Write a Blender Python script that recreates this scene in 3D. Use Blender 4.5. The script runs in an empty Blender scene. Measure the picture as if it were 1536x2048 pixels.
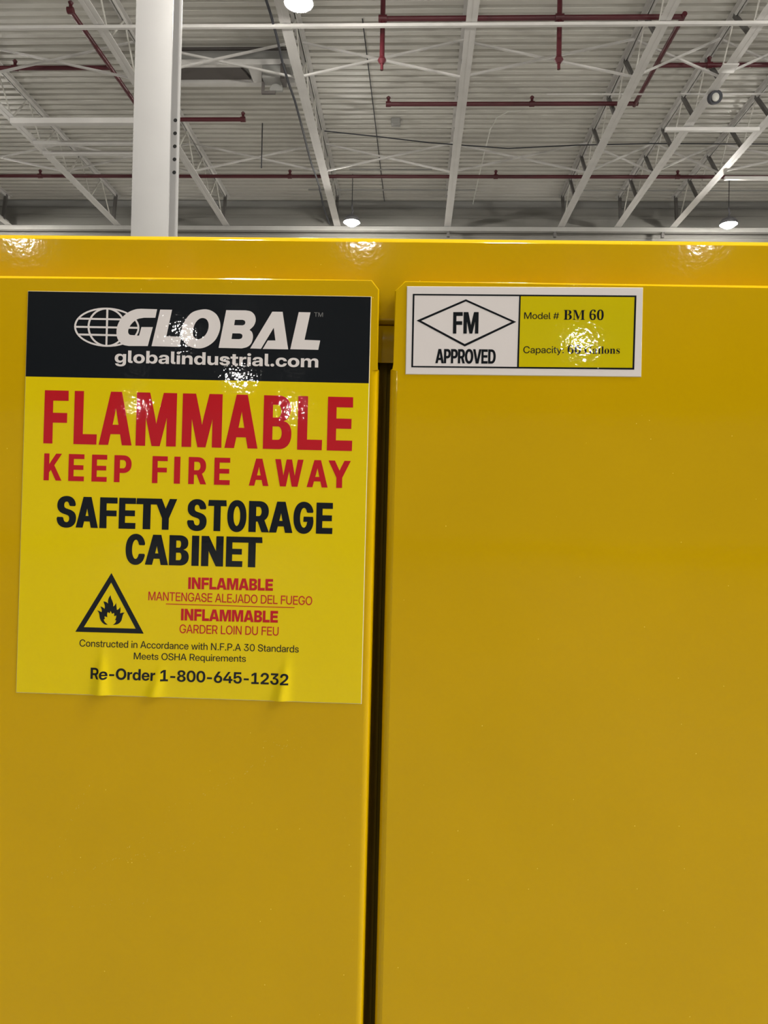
# Yellow flammables cabinet in a warehouse, close up, steel roof behind it.
import bpy, bmesh, math, random
from mathutils import Vector, Matrix
from mathutils.geometry import delaunay_2d_cdt
random.seed(7)
S = bpy.context.scene
COL = S.collection

# ------------------------------------------------------------------ camera, world, exposure
CAM_Z = 1.454                       # eye height, metres; world y runs away from the camera, x to the right
cam_data = bpy.data.cameras.new('camera')
cam_data.sensor_fit = 'VERTICAL'
cam_data.sensor_height = 36.0
cam_data.lens = 36.0 * 1500.0 / 2048.0
cam_data.clip_start = 0.05
cam_data.clip_end = 300
cam = bpy.data.objects.new('camera', cam_data)
COL.objects.link(cam)
RIGHT = Vector((0.99906824, 0.03863502, 0.01923521))
DOWN = Vector((0.0187847, 0.01199018, -0.99975165))
FWD = Vector((-0.03885605, 0.99918145, 0.01125326))
cm = Matrix((RIGHT, -DOWN, -FWD)).transposed().to_4x4()
cm.translation = Vector((0, 0, CAM_Z))
cam.matrix_world = cm
S.camera = cam

world = bpy.data.worlds.new('world')
S.world = world
world.use_nodes = True
world.node_tree.nodes['Background'].inputs[0].default_value = (0.9, 0.92, 1.0, 1)
world.node_tree.nodes['Background'].inputs[1].default_value = 0.12

S.view_settings.view_transform = 'Standard'
S.view_settings.look = 'None'
S.view_settings.gamma = 1.0
S.view_settings.use_curve_mapping = False
S.view_settings.exposure = 1.0
LAMP_STRENGTH = 700.0              # radiance of the lamp lenses
S.cycles.max_bounces = 8
S.cycles.diffuse_bounces = 5
S.cycles.glossy_bounces = 4
S.cycles.sample_clamp_indirect = 6.0
S.cycles.caustics_reflective = False
S.cycles.caustics_refractive = False

# ------------------------------------------------------------------ materials
def mat(name, col, rough=0.5, metal=0.0, spec=0.5, bump=None, vary=None, speck=None):
    """bump: list of (scale per metre, height in metres, detail); vary: (scale, amount) of tone variation in the paint itself"""
    m = bpy.data.materials.new(name)
    m.use_nodes = True
    nt = m.node_tree
    b = nt.nodes['Principled BSDF']
    b.inputs['Base Color'].default_value = (*col, 1)
    b.inputs['Roughness'].default_value = rough
    b.inputs['Metallic'].default_value = metal
    b.inputs['Specular IOR Level'].default_value = spec
    tc = nt.nodes.new('ShaderNodeTexCoord')
    if vary:
        n = nt.nodes.new('ShaderNodeTexNoise')
        n.inputs['Scale'].default_value = vary[0]
        n.inputs['Detail'].default_value = 4
        nt.links.new(tc.outputs['Object'], n.inputs['Vector'])
        r = nt.nodes.new('ShaderNodeMapRange')
        r.inputs['From Min'].default_value = 0.3
        r.inputs['From Max'].default_value = 0.7
        r.inputs['To Min'].default_value = 1 - vary[1]
        r.inputs['To Max'].default_value = 1 + vary[1]
        nt.links.new(n.outputs['Fac'], r.inputs['Value'])
        mx = nt.nodes.new('ShaderNodeVectorMath')
        mx.operation = 'SCALE'
        mx.inputs[0].default_value = col
        nt.links.new(r.outputs['Result'], mx.inputs['Scale'])
        src = mx.outputs['Vector']
        if speck:
            v = nt.nodes.new('ShaderNodeTexVoronoi')
            v.inputs['Scale'].default_value = speck[0]
            nt.links.new(tc.outputs['Object'], v.inputs['Vector'])
            lt = nt.nodes.new('ShaderNodeMath')
            lt.operation = 'LESS_THAN'
            lt.inputs[1].default_value = speck[1]
            nt.links.new(v.outputs['Distance'], lt.inputs[0])
            mix = nt.nodes.new('ShaderNodeMix')
            mix.data_type = 'RGBA'
            nt.links.new(lt.outputs[0], mix.inputs['Factor'])
            nt.links.new(src, mix.inputs[6])
            mix.inputs[7].default_value = (*speck[2], 1)
            src = mix.outputs[2]
        nt.links.new(src, b.inputs['Base Color'])
    prev = None
    for sc, dist, det in (bump or []):
        n = nt.nodes.new('ShaderNodeTexNoise')
        n.inputs['Scale'].default_value = sc
        n.inputs['Detail'].default_value = det
        nt.links.new(tc.outputs['Object'], n.inputs['Vector'])
        bp = nt.nodes.new('ShaderNodeBump')
        bp.inputs['Distance'].default_value = dist
        nt.links.new(n.outputs['Fac'], bp.inputs['Height'])
        if prev:
            nt.links.new(prev.outputs['Normal'], bp.inputs['Normal'])
        prev = bp
    if prev:
        nt.links.new(prev.outputs['Normal'], b.inputs['Normal'])
    return m

def emit(name, col, strength):
    m = bpy.data.materials.new(name)
    m.use_nodes = True
    nt = m.node_tree
    nt.nodes.clear()
    e = nt.nodes.new('ShaderNodeEmission')
    e.inputs[0].default_value = (*col, 1)
    e.inputs[1].default_value = strength
    o = nt.nodes.new('ShaderNodeOutputMaterial')
    nt.links.new(e.outputs[0], o.inputs[0])
    return m

PAINT_BUMP = [(240, 0.00004, 2), (18, 0.00025, 1)]
STICK_BUMP = [(300, 0.000045, 2), (14, 0.0003, 1)]
M = dict(
    paint=mat('yellow_enamel', (0.58, 0.362, 0.0004), 0.05, spec=0.24, bump=PAINT_BUMP, vary=(9, 0.03), speck=(90, 0.028, (0.9, 0.72, 0.12))),
    inner=mat('gap_flange_shade', (0.19, 0.125, 0.004), 0.6, spec=0.1),  # door yellow darkened: the shade inside the gap is put into the colour
    scuff=mat('scuffed_paint', (0.66, 0.50, 0.12), 0.4),
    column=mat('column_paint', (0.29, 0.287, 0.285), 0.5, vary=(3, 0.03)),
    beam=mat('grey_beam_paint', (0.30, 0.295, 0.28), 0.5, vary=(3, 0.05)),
    s_yellow=mat('sticker_yellow', (0.76, 0.585, 0.002), 0.025, spec=0.3, bump=STICK_BUMP),
    s_black=mat('sticker_black', (0.008, 0.010, 0.013), 0.025, spec=0.3, bump=STICK_BUMP),
    s_white=mat('sticker_white', (0.74, 0.70, 0.70), 0.025, spec=0.3, bump=STICK_BUMP),
    s_red=mat('sticker_red', (0.50, 0.012, 0.02), 0.025, spec=0.3, bump=STICK_BUMP),
    s_grey=mat('sticker_grey', (0.14, 0.14, 0.14), 0.2, bump=STICK_BUMP),
    s_edge=mat('sticker_paper_edge', (0.60, 0.53, 0.34), 0.5),
    l_yellow=mat('approval_yellow', (0.60, 0.50, 0.002), 0.025, spec=0.3, bump=STICK_BUMP),
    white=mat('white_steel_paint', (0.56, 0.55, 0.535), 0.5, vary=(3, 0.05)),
    deck=mat('roof_deck_paint', (0.56, 0.55, 0.51), 0.45, vary=(0.8, 0.06)),
    wall=mat('wall_cladding', (0.20, 0.195, 0.18), 0.6, vary=(0.7, 0.06)),
    strut=mat('strut_shade_dark_steel', (0.11, 0.105, 0.10), 0.6),  # shade on struts and end posts put into the colour; also dark brackets
    shadow_gap=mat('dark_metal_and_gap_shadow', (0.10, 0.09, 0.085), 0.6),  # dark metal parts, and the shadow gap drawn above the air unit
    grey=mat('grey_sheet_metal', (0.26, 0.26, 0.25), 0.5),
    red=mat('sprinkler_red', (0.075, 0.007, 0.013), 0.4),
    cable=mat('grey_cable', (0.045, 0.047, 0.055), 0.7, spec=0.2),
    lightcable=mat('white_cable', (0.62, 0.62, 0.58), 0.6),
    hole=mat('bolt_hole_black', (0.01, 0.01, 0.01), 0.9),
    floor=mat('concrete_floor', (0.25, 0.245, 0.235), 0.5, vary=(0.6, 0.1)),
    lamp=emit('lamp_lens_glow', (1.0, 0.95, 0.87), LAMP_STRENGTH),
    lampbody=mat('lamp_housing', (0.10, 0.10, 0.11), 0.4),
    glass=mat('round_lens', (0.45, 0.45, 0.42), 0.1),
)

# ------------------------------------------------------------------ helpers
def finish(name, bm, mats, parent=None, angle=40, smooth=True):
    me = bpy.data.meshes.new(name)
    bmesh.ops.recalc_face_normals(bm, faces=bm.faces[:]) if angle is not None else None
    bm.to_mesh(me)
    bm.free()
    for m in (mats if isinstance(mats, (list, tuple)) else [mats]):
        me.materials.append(M[m] if isinstance(m, str) else m)
    if smooth and angle is not None:
        for p in me.polygons:
            p.use_smooth = True
        me.set_sharp_from_angle(angle=math.radians(angle))
    o = bpy.data.objects.new(name, me)
    COL.objects.link(o)
    if parent:
        o.parent = parent
    return o

def flat_faces(o):
    """keep large flat faces flat beside their rounded edges"""
    w = o.modifiers.new('weighted_normal', 'WEIGHTED_NORMAL')
    w.mode = 'FACE_AREA'
    w.weight = 100
    w.keep_sharp = True
    return o

def tag(o, label=None, cat=None, group=None, kind=None):
    if label: o['label'] = label
    if cat: o['category'] = cat
    if group: o['group'] = group
    if kind: o['kind'] = kind
    return o

def empty(name, loc=(0, 0, 0)):
    e = bpy.data.objects.new(name, None)
    e.empty_display_size = 0.1
    e.location = loc
    COL.objects.link(e)
    return e

def add_box(bm, x0, x1, y0, y1, z0, z1, mi=0):
    v = [bm.verts.new(p) for p in ((x0, y0, z0), (x1, y0, z0), (x1, y1, z0), (x0, y1, z0),
                                   (x0, y0, z1), (x1, y0, z1), (x1, y1, z1), (x0, y1, z1))]
    for f in ((0, 3, 2, 1), (4, 5, 6, 7), (0, 1, 5, 4), (1, 2, 6, 5), (2, 3, 7, 6), (3, 0, 4, 7)):
        bm.faces.new([v[i] for i in f]).material_index = mi

def boxes(name, lst, m, parent=None, bevel=0.0):
    bm = bmesh.new()
    for b in lst:
        add_box(bm, *b)
    if bevel:
        bmesh.ops.bevel(bm, geom=bm.edges[:], offset=bevel, segments=2, affect='EDGES', profile=0.5)
    return finish(name, bm, m, parent)

def add_bar(bm, p, q, w, h=None, up=Vector((0, 0, 1))):
    """rectangular bar from p to q"""
    p, q = Vector(p), Vector(q)
    h = h or w
    d = (q - p).normalized()
    if abs(d.dot(up)) > 0.95:
        up = Vector((0, 1, 0))
    a = d.cross(up).normalized() * w / 2
    b = a.cross(d).normalized() * h / 2
    r = [[bm.verts.new(c + s * a + t * b) for s, t in ((-1, -1), (1, -1), (1, 1), (-1, 1))] for c in (p, q)]
    for i in range(4):
        j = (i + 1) % 4
        bm.faces.new((r[0][i], r[0][j], r[1][j], r[1][i]))
    bm.faces.new(r[0][::-1])
    bm.faces.new(r[1])

def add_tube(bm, pts, r, n=12):
    pts = [Vector(p) for p in pts]
    rings = []
    ref = None
    for i, p in enumerate(pts):
        d = (pts[min(i + 1, len(pts) - 1)] - pts[max(i - 1, 0)]).normalized()
        if ref is None:
            ref = d.orthogonal().normalized()
        ref = (ref - d * ref.dot(d)).normalized()
        s = d.cross(ref)
        rr = r[i] if isinstance(r, (list, tuple)) else r
        rings.append([bm.verts.new(p + rr * (math.cos(2 * math.pi * k / n) * ref + math.sin(2 * math.pi * k / n) * s)) for k in range(n)])
    for a, b in zip(rings, rings[1:]):
        for k in range(n):
            bm.faces.new((a[k], a[(k + 1) % n], b[(k + 1) % n], b[k]))
    bm.faces.new(rings[0][::-1])
    bm.faces.new(rings[-1])

def tube(name, pts, r, m, parent=None, n=12):
    bm = bmesh.new()
    add_tube(bm, pts, r, n)
    return finish(name, bm, m, parent)

def add_extrude(bm, prof, axis, a, b, cap=True):
    """closed profile swept straight along an axis; prof points are the two other coordinates in order"""
    def P(u, v, t):
        return {'x': (t, u, v), 'y': (u, t, v), 'z': (u, v, t)}[axis]
    r0 = [bm.verts.new(P(u, v, a)) for u, v in prof]
    r1 = [bm.verts.new(P(u, v, b)) for u, v in prof]
    n = len(prof)
    for i in range(n):
        j = (i + 1) % n
        bm.faces.new((r0[i], r0[j], r1[j], r1[i]))
    if cap:
        bm.faces.new(r0[::-1])
        bm.faces.new(r1)

def arc(cx, cy, r, a0, a1, n=6):
    return [(cx + r * math.cos(math.radians(a0 + (a1 - a0) * k / n)), cy + r * math.sin(math.radians(a0 + (a1 - a0) * k / n))) for k in range(n + 1)]

# ------------------------------------------------------------------ setting
ROOF = 8.80 + CAM_Z                # underside of the roof deck
CHORD = 8.00 + CAM_Z               # underside of the joists
WALL_Y = 20.62

bm = bmesh.new()
add_box(bm, -45, 45, -62, 24, -0.2, 0.0)
tag(finish('floor', bm, 'floor'), 'smooth grey concrete warehouse floor below the yellow cabinet', 'floor', kind='structure')

bm = bmesh.new()                   # ribbed roof deck: one sheet with trapezoid ribs running left to right
prof = []
y = -62.0
while y < WALL_Y + 0.3:
    prof += [(y, ROOF), (y + 0.105, ROOF), (y + 0.125, ROOF + 0.055), (y + 0.18, ROOF + 0.055)]
    y += 0.2
prof += [(y, ROOF), (y, ROOF + 0.2), (-62.0, ROOF + 0.2)]
add_extrude(bm, prof, 'x', -45, 45, cap=False)
o = finish('ceiling', bm, 'deck', angle=20)
tag(o, 'off-white ribbed steel roof deck high above the cabinet', 'ceiling', kind='structure')

bm = bmesh.new()                   # back wall: horizontal cladding
prof = []
z = 0.0
while z < ROOF + 0.1:
    prof += [(WALL_Y, z), (WALL_Y, z + 0.20), (WALL_Y + 0.02, z + 0.215), (WALL_Y + 0.02, z + 0.285)]
    z += 0.3
prof += [(WALL_Y, z), (WALL_Y + 0.3, z), (WALL_Y + 0.3, 0)]
add_extrude(bm, prof, 'x', -45, 45, cap=False)
tag(finish('wall_back', bm, 'wall', angle=20), 'grey horizontally ribbed wall behind the roof joists', 'wall', kind='structure')

# ------------------------------------------------------------------ lettering outlines (font units) and artwork (sticker millimetres)
GLYPHS = {
 'K': {
  'A': [1488, ['7,0 524,1490 963,1490 1481,0 1107,0 890,687 844,841q 751,1161q 699,1355 790,1355 737,1161q 643,841q 595,687 371,0', '350,304 350,569 1139,569 1139,304']],
  'B': [1323, ['103,0 103,1490 712,1490 876,1490q 1102,1394q 1219,1223q 1219,1110 1219,1024q 1152,890q 1030,801q 946,781 946,779 1039,772q 1186,682q 1273,526q 1273,421 1273,297q 1152,107q 920,0q 752,0', '431,260 701,260 808,260q 929,356q 929,443 929,501q 875,585q 775,630q 704,630 431,630', '431,878 684,878 746,878q 836,921q 884,1000q 884,1054 884,1134q 777,1230q 684,1230 431,1230']],
  'C': [1489, ['769,-24 565,-24q 243,160q 57,505q 57,744 57,985q 242,1330q 565,1514q 769,1514 903,1514q 1131,1435q 1306,1288q 1418,1082q 1435,955 1095,955 1083,1018q 1027,1116q 944,1184q 838,1219q 774,1219 654,1219q 485,1104q 395,891q 395,744 395,598q 484,386q 654,271q 774,271 838,271q 943,305q 1026,374q 1083,471q 1096,533 1435,533 1417,406q 1306,201q 1131,55q 903,-24q']],
  'E': [1258, ['103,0 103,1490 1194,1490 1194,1203 439,1203 439,890 1137,890 1137,611 439,611 439,287 1194,287 1194,0']],
  'F': [1204, ['103,0 103,1490 1160,1490 1160,1203 439,1203 439,863 1113,863 1113,586 439,586 439,0']],
  'G': [1509, ['772,-24 558,-24q 236,167q 57,513q 57,744 57,985q 243,1330q 565,1514q 766,1514 897,1514q 1126,1439q 1304,1298q 1416,1105q 1429,987 1088,987 1076,1040q 1025,1126q 945,1187q 841,1219q 778,1219 658,1219q 486,1105q 395,892q 395,744 395,597q 487,385q 660,271q 782,271 881,271q 1029,343q 1111,472q 1111,558 1188,552 800,552 800,802 1440,802 1440,606 1440,419q 1269,135q 969,-24q']],
  'I': [542, ['103,0 103,1490 438,1490 438,0']],
  'L': [1150, ['103,0 103,1490 439,1490 439,287 1107,287 1107,0']],
  'M': [1847, ['103,0 103,1490 597,1490 814,855 830,805q 872,659q 917,499q 956,354q 968,304 883,304 895,354q 934,499q 978,659q 1020,805q 1036,855 1249,1490 1744,1490 1744,0 1414,0 1414,674 1414,724q 1418,868q 1423,1034q 1427,1205q 1428,1280 1467,1280 1445,1200q 1396,1026q 1349,861q 1307,721q 1292,674 1060,0 788,0 554,674 538,721q 495,861q 447,1026q 397,1200q 373,1280 420,1280 420,1205q 424,1034q 429,868q 433,724q 433,674 433,0']],
  'N': [1492, ['103,0 103,1490 453,1490 902,774 924,738q 993,617q 1070,478q 1104,415 1066,326 1062,397q 1056,582q 1053,753q 1053,803 1053,1490 1389,1490 1389,0 1038,0 629,652 602,696q 517,839q 417,1019q 363,1118 424,1150 431,1041q 438,846q 439,695q 439,653 439,0']],
  'O': [1530, ['765,-24 564,-24q 243,161q 57,505q 57,744 57,985q 243,1330q 564,1514q 765,1514 966,1514q 1286,1330q 1473,985q 1473,744 1473,504q 1286,160q 966,-24q', '765,271 876,271q 1042,382q 1135,594q 1135,744 1135,895q 1042,1108q 876,1219q 765,1219 655,1219q 488,1108q 395,895q 395,744 395,594q 488,382q 655,271q']],
  'R': [1340, ['103,0 103,1490 709,1490 879,1490q 1128,1369q 1263,1146q 1263,993 1263,844q 1122,625q 864,506q 690,506 306,506 306,773 687,773 764,773q 874,828q 935,927q 935,993 935,1060q 874,1158q 763,1213q 686,1213 439,1213 439,0', '942,0 606,674 956,674 1300,0']],
  'S': [1354, ['682,-24 488,-24q 213,97q 69,328q 69,491 391,491 393,415q 465,306q 596,248q 686,248 766,248q 886,292q 952,371q 952,424 952,469q 898,536q 783,585q 691,605 537,637 317,683q 97,894q 97,1055 97,1193q 242,1399q 502,1514q 674,1514 850,1514q 1104,1398q 1246,1180q 1250,1029 938,1029 930,1128q 790,1241q 677,1241 606,1241q 496,1198q 434,1122q 434,1071 434,1028q 485,966q 594,919q 682,900 819,871 940,846q 1117,772q 1230,668q 1285,532q 1285,447 1285,300q 1141,89q 871,-24q']],
  'T': [1312, ['43,1203 43,1490 1269,1490 1269,1203 824,1203 824,0 488,0 488,1203']],
  'Y': [1435, ['559,0 559,544 7,1490 392,1490 635,1050 667,991q 728,874q 758,815 693,815 721,874q 780,991q 811,1050 1045,1490 1428,1490 886,544 886,0']],
  ' ': [550, []],
 },
 'C': {
  'A': [1463, ['9,0 532,1490 931,1490 1454,0 1110,0 877,722 834,865q 743,1170q 690,1363 775,1363 721,1170q 629,865q 584,722 344,0', '342,323 342,571 1121,571 1121,323']],
  'D': [1436, ['638,0 252,0 252,261 621,261 771,261q 966,373q 1062,590q 1062,746 1062,902q 966,1118q 772,1229q 624,1229 245,1229 245,1490 643,1490 868,1490q 1196,1309q 1374,975q 1374,746 1374,517q 1196,182q 867,0q', '420,1490 420,0 111,0 111,1490']],
  'E': [1246, ['111,0 111,1490 1181,1490 1181,1224 420,1224 420,882 1124,882 1124,623 420,623 420,266 1181,266 1181,0']],
  'F': [1192, ['111,0 111,1490 1148,1490 1148,1224 420,1224 420,860 1099,860 1099,602 420,602 420,0']],
  'I': [531, ['110,0 110,1490 420,1490 420,0']],
  'K': [1406, ['334,309 334,693 385,755q 488,877q 590,999q 641,1061 1007,1490 1379,1490 750,763 725,763', '111,0 111,1490 420,1490 420,1080 420,702 420,554 420,0', '1037,0 593,674 780,909 1394,0']],
  'M': [1832, ['111,0 111,1490 563,1490 807,801 822,753q 863,616q 908,466q 945,329q 957,283 880,283 891,329q 929,466q 972,616q 1013,753q 1028,801 1268,1490 1721,1490 1721,0 1417,0 1417,706 1417,755q 1420,894q 1425,1052q 1429,1213q 1430,1286 1467,1286 1444,1207q 1395,1040q 1349,883q 1308,751q 1293,706 1042,0 791,0 537,706 522,751q 480,883q 433,1040q 382,1207q 358,1286 403,1286 404,1213q 407,1052q 412,894q 415,755q 415,706 415,0']],
  'O': [1531, ['765,-24 565,-24q 246,163q 62,508q 62,744 62,982q 246,1328q 565,1514q 765,1514 966,1514q 1284,1328q 1468,982q 1468,744 1468,507q 1284,162q 966,-24q', '765,250 880,250q 1056,366q 1156,587q 1156,744 1156,902q 1056,1124q 880,1240q 765,1240 651,1240q 475,1124q 374,902q 374,744 374,587q 475,366q 651,250q']],
  'P': [1294, ['111,0 111,1490 699,1490 867,1490q 1112,1371q 1245,1151q 1245,1001 1245,851q 1110,631q 864,511q 695,511 283,511 283,771 679,771 761,771q 878,827q 942,930q 942,1001 942,1072q 878,1174q 761,1230q 679,1230 420,1230 420,0']],
  'R': [1332, ['111,0 111,1490 708,1490 876,1490q 1121,1371q 1254,1151q 1254,1001 1254,853q 1114,637q 861,520q 689,520 296,520 296,769 689,769 770,769q 887,826q 950,930q 950,1001 950,1072q 886,1175q 769,1232q 688,1232 420,1232 420,0', '954,0 614,673 940,673 1287,0']],
  'V': [1447, ['532,0 9,1490 346,1490 586,768 629,632q 723,314q 778,127 688,127 741,314q 832,632q 873,768 1105,1490 1438,1490 927,0']],
  'W': [2043, ['409,0 9,1490 340,1490 513,754 535,661q 572,476q 608,291q 624,198 562,198 580,291q 618,476q 658,661q 680,754 864,1490 1179,1490 1362,754 1384,661q 1425,476q 1463,291q 1481,198 1417,198 1434,291q 1470,476q 1508,661q 1529,754 1703,1490 2034,1490 1633,0 1287,0 1077,810 1054,899q 1009,1117q 979,1254 1063,1254 1033,1117q 989,899q 966,810 756,0']],
  'Y': [1415, ['561,0 561,556 9,1490 364,1490 617,1043 651,982q 716,860q 748,799 681,799 712,860q 774,982q 808,1043 1053,1490 1406,1490 863,556 863,0']],
  ' ': [550, []],
 },
 'H': {
  'A': [1554, ['1,0 504,1490 1046,1490 1553,0 1098,0 924,594 871,777q 771,1137q 722,1335 831,1335 781,1137q 678,777q 623,594 443,0', '370,254 370,566 1185,566 1185,254']],
  'B': [1330, ['83,0 83,1490 724,1490 893,1490q 1124,1394q 1242,1226q 1242,1117 1242,1031q 1171,892q 1043,802q 956,784 956,782 1052,779q 1204,686q 1293,527q 1293,422 1293,300q 1171,109q 940,0q 778,0', '476,304 704,304 784,304q 879,387q 879,457 879,504q 836,572q 758,610q 704,610 476,610', '476,897 680,897 728,897q 799,932q 838,998q 838,1041 838,1107q 752,1186q 680,1186 476,1186']],
  'E': [1289, ['83,0 83,1490 1228,1490 1228,1148 488,1148 488,910 1171,910 1171,579 488,579 488,342 1228,342 1228,0']],
  'F': [1234, ['83,0 83,1490 1193,1490 1193,1148 488,1148 488,872 1152,872 1152,543 488,543 488,0']],
  'I': [571, ['83,0 83,1490 487,1490 487,0']],
  'L': [1174, ['83,0 83,1490 488,1490 488,342 1133,342 1133,0']],
  'M': [1887, ['83,0 83,1490 687,1490 833,999 850,941q 895,772q 944,586q 984,417q 997,359 893,359 906,417q 947,586q 994,772q 1039,941q 1056,999 1200,1490 1804,1490 1804,0 1407,0 1407,590 1407,641q 1412,801q 1418,989q 1423,1182q 1423,1266 1469,1266 1448,1181q 1398,989q 1349,802q 1305,643q 1289,590 1108,0 781,0 597,590 581,643q 535,802q 485,989q 434,1181q 412,1266 464,1266 464,1182q 469,989q 475,801q 480,641q 480,590 480,0']],
  'N': [1509, ['83,0 83,1490 497,1490 872,886 896,848q 968,719q 1049,570q 1084,504 1035,392 1030,472q 1024,676q 1022,866q 1022,923 1022,1490 1426,1490 1426,0 1012,0 663,560 634,608q 545,760q 444,947q 393,1045 472,1070 480,964q 487,763q 488,605q 488,560 488,0']],
  ' ': [550, []],
 },
 'R': {
  '#': [1241, ['677,0 922,1490 1087,1490 843,0', '1,404 29,568 1153,568 1125,404', '154,0 398,1490 563,1490 319,0', '89,920 116,1086 1239,1086 1213,920']],
  '.': [550, ['279,-17 223,-17q 143,63q 143,119 143,177q 223,256q 279,256 337,256q 416,177q 416,119 416,63q 337,-17q']],
  '0': [1320, ['660,-24 489,-24q 243,165q 110,509q 110,744 110,980q 243,1325q 489,1514q 660,1514 831,1514q 1078,1325q 1210,980q 1210,744 1210,509q 1078,164q 831,-24q', '660,158 770,158q 926,300q 1009,562q 1009,744 1009,927q 926,1190q 770,1332q 660,1332 550,1332q 394,1190q 311,927q 311,744 311,562q 394,300q 550,158q']],
  '3': [1320, ['666,-24 506,-24q 265,106q 132,332q 132,474 342,474 342,377q 420,234q 564,155q 662,155 756,155q 897,231q 976,368q 976,457 976,549q 889,679q 728,748q 616,748 426,748 426,905 841,1305 841,1307 227,1307 227,1490 1108,1490 1108,1310 621,840 621,884 806,897q 1056,792q 1184,590q 1184,455 1184,314q 1052,98q 819,-24q']],
  ':': [550, ['279,-17 223,-17q 143,63q 143,119 143,177q 223,256q 279,256 337,256q 416,177q 416,119 416,63q 337,-17q', '279,745 223,745q 143,825q 143,881 143,939q 223,1018q 279,1018 337,1018q 416,939q 416,881 416,825q 337,745q']],
  'A': [1370, ['17,0 560,1490 814,1490 1353,0 1122,0 829,853 795,956q 715,1204q 657,1392 718,1392 660,1204q 579,956q 544,853 243,0', '314,394 314,576 1056,576 1056,394']],
  'C': [1481, ['777,-24 571,-24q 259,170q 83,517q 83,744 83,973q 258,1320q 571,1514q 777,1514 898,1514q 1107,1442q 1273,1306q 1382,1116q 1402,997 1185,997 1168,1074q 1095,1194q 989,1277q 855,1319q 778,1319 629,1319q 413,1174q 297,915q 297,744 297,574q 413,316q 629,171q 778,171 855,171q 988,213q 1094,295q 1168,414q 1186,491 1402,491 1382,373q 1273,183q 1107,48q 898,-24q']],
  'D': [1418, ['616,0 251,0 251,186 602,186 778,186q 1009,320q 1122,572q 1122,747 1122,921q 1010,1171q 786,1304q 618,1304 243,1304 243,1490 632,1490 851,1490q 1166,1311q 1335,978q 1335,747 1335,515q 1165,181q 843,0q', '352,1490 352,0 138,0 138,1490']],
  'E': [1202, ['138,0 138,1490 1133,1490 1133,1303 352,1303 352,853 1076,853 1076,668 352,668 352,187 1133,187 1133,0']],
  'F': [1150, ['138,0 138,1490 1101,1490 1101,1303 352,1303 352,847 1044,847 1044,662 352,662 352,0']],
  'G': [1499, ['771,-24 570,-24q 260,172q 83,518q 83,744 83,973q 260,1320q 571,1514q 770,1514 891,1514q 1104,1440q 1271,1304q 1381,1117q 1399,1004 1183,1004 1168,1074q 1094,1190q 986,1274q 850,1319q 772,1319 630,1319q 415,1174q 297,916q 297,744 297,573q 415,316q 630,171q 773,171 893,171q 1085,274q 1198,460q 1198,582 1260,578 825,578 825,757 1408,757 1408,589 1408,412q 1241,135q 953,-24q']],
  'H': [1455, ['138,0 138,1490 352,1490 352,856 1104,856 1104,1490 1317,1490 1317,0 1104,0 1104,669 352,669 352,0']],
  'I': [490, ['138,0 138,1490 351,1490 351,0']],
  'J': [1110, ['523,-21 321,-21q 71,213q 71,431 71,516 279,516 279,430 279,301q 412,165q 522,165 632,165q 765,301q 765,430 765,1490 978,1490 978,430 978,213q 727,-21q']],
  'L': [1107, ['138,0 138,1490 352,1490 352,187 1059,187 1059,0']],
  'M': [1775, ['138,0 138,1490 436,1490 780,597 794,562q 831,456q 871,342q 906,240q 916,206 866,206 876,240q 910,342q 950,456q 987,562q 1000,597 1338,1490 1637,1490 1637,0 1428,0 1428,824 1428,872q 1429,989q 1432,1116q 1436,1245q 1437,1305 1465,1305 1440,1233q 1392,1092q 1348,966q 1311,861q 1297,824 975,0 801,0 477,824 462,861q 424,966q 379,1092q 329,1233q 303,1305 340,1305 341,1245q 344,1116q 347,989q 349,872q 349,824 349,0']],
  'N': [1462, ['138,0 138,1490 376,1490 955,574 975,542q 1038,436q 1110,313q 1142,253 1120,206 1118,263q 1113,414q 1111,551q 1111,586 1111,1490 1324,1490 1324,0 1085,0 568,817 544,854q 467,981q 367,1150q 309,1249 339,1293 344,1179q 350,993q 352,858q 352,819 352,0']],
  'O': [1533, ['767,-24 569,-24q 260,171q 83,518q 83,744 83,972q 260,1319q 569,1514q 767,1514 965,1514q 1274,1319q 1450,972q 1450,744 1450,518q 1274,171q 965,-24q', '767,171 896,171q 1110,304q 1237,560q 1237,744 1237,929q 1110,1186q 896,1319q 767,1319 637,1319q 424,1186q 297,929q 297,744 297,560q 424,304q 637,171q']],
  'P': [1263, ['138,0 138,1490 686,1490 845,1490q 1077,1378q 1203,1170q 1203,1028 1203,887q 1074,679q 839,566q 679,566 249,566 249,752 677,752 775,752q 916,819q 993,944q 993,1028 993,1114q 916,1237q 775,1305q 677,1305 352,1305 352,0']],
  'R': [1305, ['138,0 138,1490 703,1490 862,1490q 1093,1378q 1219,1170q 1219,1028 1219,887q 1086,680q 847,568q 688,568 260,568 260,751 695,751 792,751q 933,819q 1009,944q 1009,1028 1009,1114q 932,1238q 791,1305q 693,1305 352,1305 352,0', '1000,0 645,671 880,671 1241,0']],
  'S': [1278, ['649,-24 472,-24q 215,99q 76,326q 76,482 289,482 290,383q 375,239q 537,163q 650,163 753,163q 905,223q 990,332q 990,407 990,465q 933,552q 807,617q 702,641 538,680 311,734q 106,927q 106,1081 106,1212q 237,1406q 474,1514q 633,1514 792,1514q 1027,1400q 1158,1190q 1162,1046 955,1046 947,1177q 773,1326q 629,1326 538,1326q 398,1267q 317,1160q 317,1092 317,1037q 375,956q 502,894q 606,869 768,829 879,803q 1043,727q 1150,626q 1202,497q 1202,418 1202,285q 1065,86q 817,-24q']],
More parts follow.
